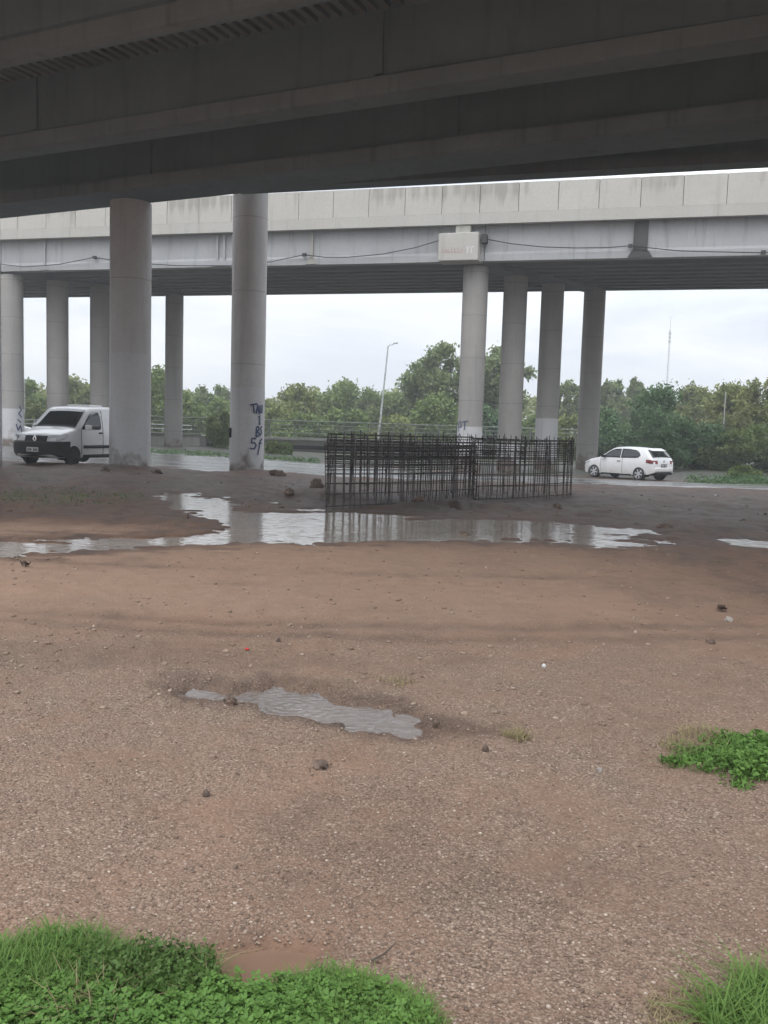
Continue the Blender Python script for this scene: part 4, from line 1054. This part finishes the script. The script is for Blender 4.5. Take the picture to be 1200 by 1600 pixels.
TREES = [
 # px, top, half width, depth, foliage, label, kind, loose, low
 (45,598,36,84,'mid','bushy green tree seen between the two leftmost far piers','tree',.2,.15),
 (62,622,27,70,'olive','round bright green bush just left of the van roof','bush',0,.0),
 (115,588,40,88,'olive','light green tree above the roof of the white van','tree',.2,.15),
 (165,600,36,92,'mid','green tree partly behind the left near pier','tree',.2,.15),
 (205,610,40,95,'olive','green tree hidden behind the left near pier','tree',.2,.15),
 (244,573,30,80,'mid','tall green tree just right of the left near pier','tree',.15,.1),
 (285,612,36,76,'mid','lower green tree right of the slim far pier','tree',.1,.1),
 (332,600,34,92,'pale','airy grey green tree between the two near piers','tree',.75,.25),
 (350,622,34,82,'mid','green tree touching the left side of the graffiti pier','tree',.1,.1),
 (395,615,34,86,'olive','green tree hidden behind the graffiti pier','tree',.1,.1),
 (432,632,28,78,'olive','yellowish low tree touching the right side of the graffiti pier','tree',.2,.1),
 (468,602,42,84,'olive','broad olive tree left of the leaning street lamp','tree',.25,.12),
 (530,596,48,88,'mid','wide mid green tree centred left of the leaning lamp','tree',.2,.12),
 (588,606,34,92,'mid','green tree right behind the leaning lamp pole','tree',.2,.12),
 (612,640,46,74,'olive','yellow green shrub at the foot of the leaning lamp','bush',0,.0),
 (540,640,44,76,'mid','dark green bush behind the railing left of the lamp','bush',.05,.0),
 (468,645,44,74,'mid','bush behind the railing right of the graffiti pier','bush',.05,.0),
 (640,604,36,90,'mid','green tree between the lamp and the tallest tree','tree',.2,.12),
 (694,534,62,82,'pale','tallest airy tree, left of the first right far pier','tree',.85,.32),
 (772,545,64,84,'pale','tall airy tree between the two leftmost right hand piers','tree',.85,.32),
 (688,612,44,76,'mid','dark bushy tree under the tallest airy tree','tree',.05,.02),
 (770,625,44,76,'deep','dark green tree between the first two right hand piers','tree',.05,.02),
 (838,640,38,74,'mid','green tree between the middle two right hand piers','tree',.05,.02),
 (890,596,22,88,'pale','thin sparse tree between the last two right hand piers','tree',.7,.3),
 (895,650,32,70,'olive','olive bush between the last two right hand piers','bush',.0,.0),
 (958,594,28,90,'pale','sparse tree rising just right of the last far pier','tree',.7,.3),
 (994,591,18,94,'pale','small sparse treetop left of the lattice mast','tree',.75,.4),
 (952,640,32,66,'deep','dark green tree beside the last far pier above the car','tree',.0,.0),
 (1018,604,72,64,'deep','large dense dark green tree behind the hatchback','tree',.0,.0),
 (1090,598,40,80,'olive','loose olive tree right of the lattice mast','tree',.5,.2),
 (1150,604,50,68,'olive','olive tree with the white post in front','tree',.2,.05),
 (1196,590,40,64,'olive','taller olive tree at the right edge of the view','tree',.25,.05),
 (1088,655,60,57,'deep','low dark bush right of the hatchback','bush',.0,.0),
 (1150,668,60,56,'mid','low green bush in front of the olive trees','bush',.0,.0),
 (1215,650,60,56,'mid','green bush cut by the right edge of the view','bush',.0,.0),
 (1030,668,55,54,'deep','dark bush directly behind the roof of the hatchback','bush',.0,.0),
 (1165,729,27,45,'mid','small round bush at the road edge on the far right','bush',.0,.0),
 (434,686,21,55,'mid','small round bush at the foot of the low bridge','bush',.0,.0),
 (346,640,22,60,'mid','bush growing over the end of the retaining wall','bush',.0,.1),
 (1250,588,50,66,'olive','olive tree past the right edge of the view','tree',.2,.05),
 (-10,605,45,80,'mid','green tree past the left edge of the view','tree',.2,.1),
]
for i, t in enumerate(TREES):
    px, yt, hw, Y, kind, lab, cat, loose, low = t
    make_tree(px, yt, hw, Y, kind, lab, cat, loose=loose, low=low, seed=i, zb=-.5 if Y > 50 else -.42)
# far wood closing the horizon
rng = np.random.default_rng(77)
n = 52000
a = rng.uniform(-75, 75, n); yy = 104+rng.uniform(0, 14, n)+a*-.05
hh = 4.4+2.6*fbm(a*.22, yy*0, 7)+2.4*(fbm(a*.9, yy*0, 9)-.5)
zz3 = rng.random(n)**.7*hh-.5
V, Q = leaf_quads(np.stack([a, yy, zz3], -1), .55, rng)
tag(mesh_np('woodland', V, Q, M['olive'], attrs={'rnd': np.repeat(rng.random(n), 4)}), 'distant green wood closing the horizon behind the trees', 'woodland', kind='stuff')

def blades(P, h, w, rng, lean=.5):
    """tapered, bending grass blades"""
    n = len(P); th = rng.uniform(0, 2*PI, n); d = np.stack([np.cos(th), np.sin(th), 0*th], -1); s = np.stack([-np.sin(th), np.cos(th), 0*th], -1)
    H = h*(.55+.8*rng.random(n)); W = w*(.7+.6*rng.random(n)); L = lean*(.3+rng.random(n))
    rows = []
    for t in (0, .35, .7, 1.0):
        c = P+d*(H*L*t*t)[:, None]; c = c+np.array([0, 0, 1])*(H*(t-.35*L*t*t))[:, None]
        ww = W*(1-t**1.6)*.5+.0004
        rows += [c-s*ww[:, None], c+s*ww[:, None]]
    V = np.stack(rows, 1).reshape(-1, 3); b = (np.arange(n)*8)[:, None]
    Q = np.concatenate([b+np.array([[0, 1, 3, 2]]), b+np.array([[2, 3, 5, 4]]), b+np.array([[4, 5, 7, 6]])])
    return V, Q, np.repeat(rng.random(n), 8)
def clovers(P, h, r, rng):
    """trifoliate leaves on short stems"""
    n = len(P); H = h*(.5+.8*rng.random(n)); th0 = rng.uniform(0, 2*PI, n); Vs = []; Qs = []; Ts = []; at = []
    tilt = rng.normal(0, .28, (n, 2)); top = P+np.stack([tilt[:, 0]*.05, tilt[:, 1]*.05, H], -1)
    base = 0
    sw = .0012; Vs.append(np.stack([P-[sw, 0, 0], P+[sw, 0, 0], top+[sw, 0, 0], top-[sw, 0, 0]], 1).reshape(-1, 3)); Qs.append(np.arange(n*4).reshape(n, 4)); at.append(np.repeat(rng.random(n), 4)); base = n*4
    R = r*(.6+.7*rng.random(n))
    for k in range(3):
        th = th0+k*2*PI/3
        d = np.stack([np.cos(th), np.sin(th), tilt[:, 0]*np.cos(th)+tilt[:, 1]*np.sin(th)+.12], -1); s = np.stack([-np.sin(th), np.cos(th), -tilt[:, 0]*np.sin(th)+tilt[:, 1]*np.cos(th)], -1)
        pts = [(0, 0), (.55, .48), (.95, .38), (.9, 0), (.95, -.38), (.55, -.48)]
        V = np.stack([top+d*(R*a)[:, None]+s*(R*b)[:, None]+np.array([0, 0, 1])*(R*(.10*abs(b)*2))[:, None] for a, b in pts], 1)
        Vs.append(V.reshape(-1, 3)); b0 = base+(np.arange(n)*6)[:, None]
        Qs.append(np.concatenate([b0+np.array([[0, 1, 2, 3]]), b0+np.array([[0, 3, 4, 5]])])); base += n*6; at.append(np.repeat(rng.random(n), 6))
    return np.vstack(Vs), np.vstack(Qs), np.concatenate(at)
def scatter(poly, n, rng, edge=14, sx=1.0, below=None):
    """points on the ground inside a photo outline, ragged at the rim"""
    W = np.array([atZ(a, b, 0)[:2] for a, b in poly]); lo_, hi = W.min(0), W.max(0)
    out = []; tot = 0
    while tot < n:
        p = rng.uniform(lo_, hi, (n*2, 2)); px, py = project(np.column_stack([p, np.zeros(len(p))]))
        d = sdf(poly, px, py)+(fbm(p[:, 0]*6, p[:, 1]*6, 3)-.5)*edge*3.0
        k = p[rng.random(len(p)) < sst(-.2*edge, edge, d)]
        out.append(k); tot += len(k)
        if len(k) < 5: break
    p = np.vstack(out)[:n]
    return np.column_stack([p, terrain(p[:, 0], p[:, 1])-.004])
def stuff(name, parts, mat, label, cat):
    V, Q, A = [], [], []; b = 0
    for v, q, a in parts: V.append(v); Q.append(q+b); A.append(a); b += len(v)
    return tag(mesh_np(name, np.vstack(V), np.vstack(Q), mat, attrs={'rnd': np.concatenate(A)}), label, cat, kind='stuff')
rng = np.random.default_rng(21)
LEFT = [(-260,1470),(-60,1480),(30,1482),(80,1474),(150,1470),(210,1480),(270,1502),(330,1524),(352,1552),(420,1552),(470,1538),(520,1532),(590,1550),(650,1575),(720,1640),(700,1900),(-300,1900)]
GR = [(-260,1470),(-60,1480),(30,1482),(80,1474),(150,1470),(210,1480),(250,1498),(240,1540),(120,1580),(-20,1600),(-300,1650)]
CL = [(-300,1620),(-20,1530),(120,1560),(250,1520),(340,1545),(430,1552),(520,1548),(600,1560),(690,1620),(700,1900),(-300,1900)]
GR2 = [(430,1552),(480,1536),(530,1532),(590,1550),(650,1575),(720,1640),(700,1800),(560,1700),(470,1570)]
stuff('grass', [blades(scatter(GR, 8500, rng, 22), .070, .0042, rng, .8), blades(scatter(GR2, 8000, rng), .06, .0035, rng, .9), blades(scatter(LEFT, 9000, rng), .055, .0033, rng, .9)], M['grass'], 'bright green grass patch in the bottom left corner', 'grass')
stuff('clover', [clovers(scatter(CL, 8500, rng), .045, .0125, rng), clovers(scatter(LEFT, 3200, rng), .04, .010, rng)], M['clover'], 'clover leaves along the bottom left edge of the view', 'clover')
TW = [(150,1500),(210,1480),(285,1478),(340,1510),(345,1552),(270,1580),(170,1580),(120,1545)]
pw = scatter(TW, 2600, rng, 26)
v_, q_ = leaf_quads(pw+np.column_stack([np.zeros((len(pw), 2)), rng.uniform(.015, .075, len(pw))]), .016, rng, .6)
stuff('weeds', [(v_, q_, np.repeat(.4+.6*rng.random(len(pw)), 4)), blades(scatter(TW, 260, rng, 20), .08, .003, rng, 1.6)], M['weed'], 'small leaved dark weed mat between the grass and the muddy dip', 'weeds')
stuff('dry_grass', [blades(scatter(TW, 240, rng, 20), .085, .0026, rng, 1.8), blades(scatter([(60,1560),(230,1540),(240,1640),(60,1640)], 130, rng, 20), .09, .003, rng, 1.2)], M['dry'], 'a few dry straw stems tangled in the weed mat at the lower left', 'dry grass')
RP = [(1000,1190),(1040,1180),(1090,1160),(1130,1150),(1200,1160),(1330,1170),(1330,1250),(1200,1244),(1150,1238),(1100,1222),(1050,1205)]
pr = scatter(RP, 6200, rng, 22)
v_, q_ = leaf_quads(pr+np.column_stack([np.zeros((len(pr), 2)), rng.uniform(.005, .07, len(pr))*sst(.2, .8, fbm(pr[:, 0]*5, pr[:, 1]*5, 8))*1.6]), .025, rng, .55, .5)
stuff('weeds', [(v_, q_, np.repeat(rng.random(len(pr)), 4)), blades(scatter(RP, 1500, rng, 18), .06, .0045, rng, 1.2)], M['clover'], 'dark green leafy weed patch at the right edge of the gravel', 'weeds')
DG = [(1040,1150),(1080,1135),(1130,1145),(1140,1170),(1080,1185),(1020,1185)]
stuff('dry_grass', [blades(scatter(DG, 420, rng, 8), .055, .003, rng, 1.3)], M['dry'], 'pale dry grass behind the right hand weed patch', 'dry grass')
BR = [(1120,1560),(1160,1535),(1290,1520),(1400,1700),(1250,1800),(1130,1660),(1085,1590)]
stuff('grass', [blades(scatter(BR, 1700, rng, 10), .105, .0052, rng, 1.3), blades(scatter(BR, 1800, rng, 26), .06, .0045, rng, 1.0)], M['grass'], 'long bladed grass tuft in the bottom right corner', 'grass')
BR2 = [(1010,1580),(1060,1550),(1110,1530),(1140,1600),(1100,1680),(990,1700)]
stuff('dry_grass', [blades(scatter(BR2, 420, rng, 26), .035, .0026, rng, 1.6)], M['dry'], 'short dry grass left of the bottom right tuft', 'dry grass')
for pl_, lab, mt, nn in (([(575,1062),(620,1055),(660,1064),(620,1076)], 'thin green sprig above the shallow puddle', 'dry', 90), ([(780,1150),(810,1140),(835,1152),(810,1164)], 'thin yellow sprig right of the shallow puddle', 'dry', 160)):
    stuff('sprig', [blades(scatter(pl_, nn, rng, 3), .045, .004, rng, 1.2)], M[mt], lab, 'weeds')
# roadside verge
for pl_, lab, mt, nn in (([(1052,741),(1100,738),(1320,735),(1320,748),(1200,747),(1110,746)], 'green verge plants along the road edge on the far right', 'deep', 4200),
                        ([(230,704),(420,709),(500,712),(500,716),(420,713),(230,708)], 'green verge at the foot of the low bridge and wall', 'deep', 2200)):
    pz = scatter(pl_, nn, rng, 2.0)
    v_, q_ = leaf_quads(pz+np.column_stack([np.zeros((len(pz), 2)), rng.random(len(pz))**1.6*(.35 if nn > 4000 else .20)]), .12, rng, .5)
    stuff('verge_plants', [(v_, q_, np.repeat(rng.random(len(pz)), 4))], M[mt], lab, 'verge')
pz = scatter([(0,768),(90,762),(230,772),(240,786),(120,790),(0,788)], 700, rng, 4)
stuff('verge_plants', [blades(pz, .07, .012, rng, 1.0)], M['weed'], 'thin low grass on the mud at the left below the van', 'grass')

# ------------------------------------------------------------------ stones and litter
def pebbles(P, size, rng, flat=.6):
    ico = bmesh.new(); bmesh.ops.create_icosphere(ico, subdivisions=1, radius=1)
    b = np.array([v.co[:] for v in ico.verts]); f = np.array([[v.index for v in q.verts] for q in ico.faces]); ico.free()
    n = len(P); m = len(b)
    jit = 1+rng.normal(0, .16, (n, m, 1)); sc_ = np.stack([size*(.7+.6*rng.random(n)), size*(.7+.6*rng.random(n)), size*flat*(.6+.6*rng.random(n))], -1)
    th = rng.uniform(0, 2*PI, n); c, s = np.cos(th), np.sin(th)
    V = b[None]*jit*sc_[:, None, :]
    V = np.stack([V[..., 0]*c[:, None]-V[..., 1]*s[:, None], V[..., 0]*s[:, None]+V[..., 1]*c[:, None], V[..., 2]], -1)+P[:, None, :]
    return V.reshape(-1, 3), (f[None]+(np.arange(n)*m)[:, None, None]).reshape(-1, 3), np.repeat(rng.random(n), m)
def gravel_mat():
    t = NT('gravel_chips'); r = t.attr('rnd'); v = t.noise(60, 3)
    c = t.ramp(r, (0., (.12, .082, .060)), (.45, (.24, .168, .122)), (.85, (.33, .245, .185)), (1., (.47, .39, .315)))
    c = t.mix(t.ramp(v, (.35, .5), (.65, 0.)), c, (.10, .068, .05))
    return t.fin(c, .7, None, 0, .35)
M['gravel'] = gravel_mat()
rng = np.random.default_rng(5)
def field(n, r0, r1, k=1.0):
    th = np.radians(rng.uniform(-31, 31, n)); r = r0*(r1/r0)**(rng.random(n)**k)
    x, y = r*np.sin(th), r*np.cos(th)
    m = np.maximum.reduce([pmask(q, x, y) for q in ('front', 'mud', 'main')])
    ok = (m < -.05) & (rng.random(n) < .25+.9*sst(.38, .58, fbm(x*2.4, y*2.4, 19)))
    x, y = x[ok], y[ok]
    return np.column_stack([x, y, terrain(x, y)])
P1 = field(46000, 1.6, 6.5); s1_ = .0025+.0046*rng.random(len(P1))**3
P2 = field(2600, 4.5, 13, .8); s2_ = .007+.014*rng.random(len(P2))**3
P3 = field(700, 12.5, 25, .8); s3_ = .012+.045*rng.random(len(P3))**4
gv = [pebbles(p+np.column_stack([np.zeros((len(p), 2)), s_*.25]), s_, rng) for p, s_ in ((P1, s1_), (P2, s2_))]
V = np.vstack([gv[0][0], gv[1][0]]); Q = np.vstack([gv[0][1], gv[1][1]+len(gv[0][0])])
tag(mesh_np('gravel', V, Q, M['gravel'], attrs={'rnd': np.concatenate([gv[0][2], .25+.65*gv[1][2]])}), 'small loose gravel chips strewn over the brown clearing', 'gravel', kind='stuff')
v_, q_, a_ = pebbles(P3, s3_, rng, .7)
tag(mesh_np('mud_crumbs', v_, q_, M['clod'], attrs={'rnd': a_}), 'dark mud crumbs scattered round the wet track and piers', 'mud', kind='stuff')

def rock(name, px, py, wpx, hpx, mat, label, cat, seed, ragged=.5):
    rg_ = np.random.default_rng(seed); X, Y_, z = ground(px, py); w = wpx/F*Y_/2; h = hpx/F*Y_
    bm = bmesh.new(); bmesh.ops.create_icosphere(bm, subdivisions=3, radius=1)
    off = rg_.uniform(0, 50)
    for v in bm.verts:
        c = v.co; k = 1+ragged*2*(float(fbm(np.array([c.x*1.8+off]), np.array([c.y*1.8+c.z*2.3]), seed)[0])-.5)
        v.co = Vector((c.x*w*k, c.y*w*.8*k, max(c.z, -.3)*h*.75*k+h*.2))
    me = bpy.data.meshes.new(name); bm.to_mesh(me); bm.free(); me.materials.append(M[mat])
    o = bpy.data.objects.new(name, me); COL.objects.link(o); o.location = (X, Y_, z); o.rotation_euler = (0, 0, rg_.uniform(0, 6)); me.set_sharp_from_angle(angle=.7)
    me.polygons.foreach_set('use_smooth', np.ones(len(me.polygons), bool)); me.set_sharp_from_angle(angle=.6)
    return tag(o, label, cat)
rock('mud_clod', 360, 1101, 24, 15, 'clod', 'dark mud clod on the left shore of the shallow puddle', 'mud clod', 1)
rock('mud_clod', 489, 1104, 17, 13, 'clod', 'dark clod standing in the rippled middle of the shallow puddle', 'mud clod', 2)
rock('mud_clod', 682, 1137, 15, 13, 'clod', 'dark clod at the right end of the shallow puddle', 'mud clod', 3)
rock('mud_clod', 758, 1176, 10, 12, 'clod', 'small upright clod just below the right end of the shallow puddle', 'mud clod', 4)
rock('mud_clod', 500, 1198, 32, 11, 'clod', 'flat reddish clod on the gravel below the shallow puddle', 'mud clod', 5)
rock('mud_clod', 323, 1241, 14, 10, 'clod', 'small dark clod alone on the left gravel', 'mud clod', 6)
rock('mud_clod', 494, 764, 24, 16, 'clod', 'muddy lump at the left foot of the darker rebar cage', 'mud clod', 7)
rock('mud_clod', 725, 832, 22, 10, 'clod', 'dark lump on the near shore of the long puddle', 'mud clod', 8)
rock('mud_clod', 292, 810, 10, 8, 'clod', 'small lump by the bend of the long puddle', 'mud clod', 9)
rock('stone', 936, 1203, 12, 7, 'stone', 'flat grey stone on the gravel left of the right weed patch', 'stone', 10)
rock('stone', 1139, 970, 14, 8, 'stone', 'brown stone just below the dead leaf on the right', 'stone', 11)
rock('stone', 850, 1042, 8, 6, 'litter', 'small white pebble on the brown dirt right of centre', 'stone', 12)
rock('stone', 435, 1003, 9, 7, 'clod', 'small dark stone on the smooth dirt above the red scrap', 'stone', 14)
rock('stone', 1110, 1006, 16, 8, 'clod', 'dark rough stone on the damp dirt at the right', 'stone', 15)
for k_, (px, py, w_, h_, lab) in enumerate(((452, 778, 16, 8, 'small brown lump between the tongue of the puddle and the lump by the cage'), (655, 790, 20, 8, 'low brown clod on the mound in front of the darker cage'), (870, 800, 16, 7, 'brown clod on the bare mud right of the right hand cage'), (1040, 826, 26, 9, 'long dark clod on the wet mud below the hatchback'), (246, 744, 20, 9, 'muddy lump against the right foot of the left near pier'), (432, 746, 24, 8, 'muddy lump just right of the graffiti pier foot'), (165, 741, 14, 8, 'muddy lump against the left foot of the left near pier'))):
    rock('mud_clod', px, py, w_, h_, 'clod', lab, 'mud clod', 30+k_, .6)
def scrap(name, px, py, wpx, mat, label, cat, seed, curl=.5):
    rg_ = np.random.default_rng(seed); X, Y_, z = ground(px, py); w = wpx/F*Y_/2
    n = 7; vs = []
    for i in range(n):
        for j in range(n):
            u, v = i/(n-1)*2-1, j/(n-1)*2-1; e_ = 1-.35*abs(v)**2
            vs.append((u*w*e_+rg_.normal()*w*.06, v*w*.6+rg_.normal()*w*.06, w*curl*(u*u*.5+.4*rg_.random())+.01))
    o = MB().add(vs, [(i*n+j, (i+1)*n+j, (i+1)*n+j+1, i*n+j+1) for i in range(n-1) for j in range(n-1)]).build(name, M[mat], None, 50)
    so = o.modifiers.new('t', 'SOLIDIFY'); so.thickness = .003
    o.location = (X, Y_, z); o.rotation_euler = (0, 0, rg_.uniform(0, 6)); return tag(o, label, cat)
scrap('dead_leaf', 1128, 953, 22, 'leafdry', 'curled dark dead leaf on the dirt at the right', 'leaf', 1, .9)
scrap('dead_leaf', 40, 885, 20, 'leafdry', 'curled dead leaf on the dirt at the far left', 'leaf', 2, .9)
scrap('litter', 386, 1017, 9, 'redp', 'tiny red plastic scrap on the brown dirt', 'litter', 3, .3)
scrap('litter', 729, 773, 16, 'litter', 'crumpled white bag in front of the rebar cages', 'litter', 4, 1.2)
scrap('litter', 1120, 776, 0+9, 'litter', 'white scrap on the road edge at the right', 'litter', 5, .8)
P_ = [ground(*p) for p in ((580,1506),(600,1500),(618,1488))]
tag(MB().tube([(p[0], p[1], p[2]+.012+.01*i) for i, p in enumerate(P_)], [.004, .0035, .002], 6).build('twig', M['bark'], None, 60), 'thin pale twig lying at the edge of the grass', 'twig')

# ------------------------------------------------------------------ light: overcast daylight
SUN_EL, SUN_AZ = math.radians(52), math.radians(205)
w = bpy.data.worlds.new('World'); S.world = w; w.use_nodes = True
nt = w.node_tree; nt.nodes.clear()
N = nt.nodes.new
out = N('ShaderNodeOutputWorld'); bg = N('ShaderNodeBackground'); bg.inputs['Strength'].default_value = .1
sky = N('ShaderNodeTexSky'); sky.sky_type = 'NISHITA'; sky.sun_disc = False; sky.sun_elevation = SUN_EL; sky.sun_rotation = SUN_AZ; sky.air_density = 1.2; sky.dust_density = 3
tc = N('ShaderNodeTexCoord'); mp = N('ShaderNodeMapping'); mp.inputs['Scale'].default_value = (1.2, 1.2, 5.0)
nz = N('ShaderNodeTexNoise'); nz.inputs['Scale'].default_value = 2.2; nz.inputs['Detail'].default_value = 6; nz.inputs['Roughness'].default_value = .55; nz.inputs['Distortion'].default_value = .3
rp = N('ShaderNodeValToRGB'); rp.color_ramp.elements[0].position = .40; rp.color_ramp.elements[0].color = (6.7, 7.2, 8.1, 1); rp.color_ramp.elements[1].position = .60; rp.color_ramp.elements[1].color = (9.6, 9.75, 9.95, 1)
sx_ = N('ShaderNodeSeparateXYZ'); gr = N('ShaderNodeMapRange'); gr.inputs[1].default_value = 0.12; gr.inputs[2].default_value = 1; gr.inputs[3].default_value = 1; gr.inputs[4].default_value = 2.7
gm = N('ShaderNodeVectorMath'); gm.operation = 'SCALE'
mx = N('ShaderNodeMix'); mx.data_type = 'RGBA'; mx.inputs[0].default_value = .90
L = nt.links.new
L(tc.outputs['Generated'], mp.inputs[0]); L(mp.outputs[0], nz.inputs['Vector']); L(nz.outputs[0], rp.inputs[0])
L(tc.outputs['Generated'], sx_.inputs[0]); L(sx_.outputs[2], gr.inputs[0]); L(rp.outputs[0], gm.inputs[0]); L(gr.outputs[0], gm.inputs['Scale'])
L(sky.outputs[0], mx.inputs[6]); L(gm.outputs[0], mx.inputs[7]); L(mx.outputs[2], bg.inputs[0]); L(bg.outputs[0], out.inputs[0])
sd = bpy.data.lights.new('sun', 'SUN'); sd.energy = .6; sd.angle = math.radians(40); sd.color = (1, .97, .93)
so = bpy.data.objects.new('sun', sd); COL.objects.link(so)
dv = Vector((math.sin(SUN_AZ)*math.cos(SUN_EL), math.cos(SUN_AZ)*math.cos(SUN_EL), math.sin(SUN_EL)))
so.rotation_euler = dv.to_track_quat('Z', 'Y').to_euler(); so.location = (0, -20, 40)

# damp air: one closed box of even, thin haze round everything
hz = bpy.data.materials.new('damp_air'); hz.use_nodes = True; hz.node_tree.nodes.clear()
ho = hz.node_tree.nodes.new('ShaderNodeOutputMaterial'); hv = hz.node_tree.nodes.new('ShaderNodeVolumePrincipled')
hv.inputs['Color'].default_value = (.93, .95, .97, 1); hv.inputs['Density'].default_value = .0021; hv.inputs['Anisotropy'].default_value = .0
hz.node_tree.links.new(hv.outputs[0], ho.inputs['Volume'])
tag(MB().box(-2600, 2600, -2600, 2600, -3, 40).build('haze', hz), kind='stuff')

S.render.engine = 'CYCLES'
S.cycles.max_bounces = 6; S.cycles.diffuse_bounces = 4; S.cycles.glossy_bounces = 3; S.cycles.transmission_bounces = 3
S.cycles.use_denoising = True
S.view_settings.view_transform = 'Standard'; S.view_settings.look = 'None'; S.view_settings.exposure = 0.55; S.view_settings.gamma = 1.0
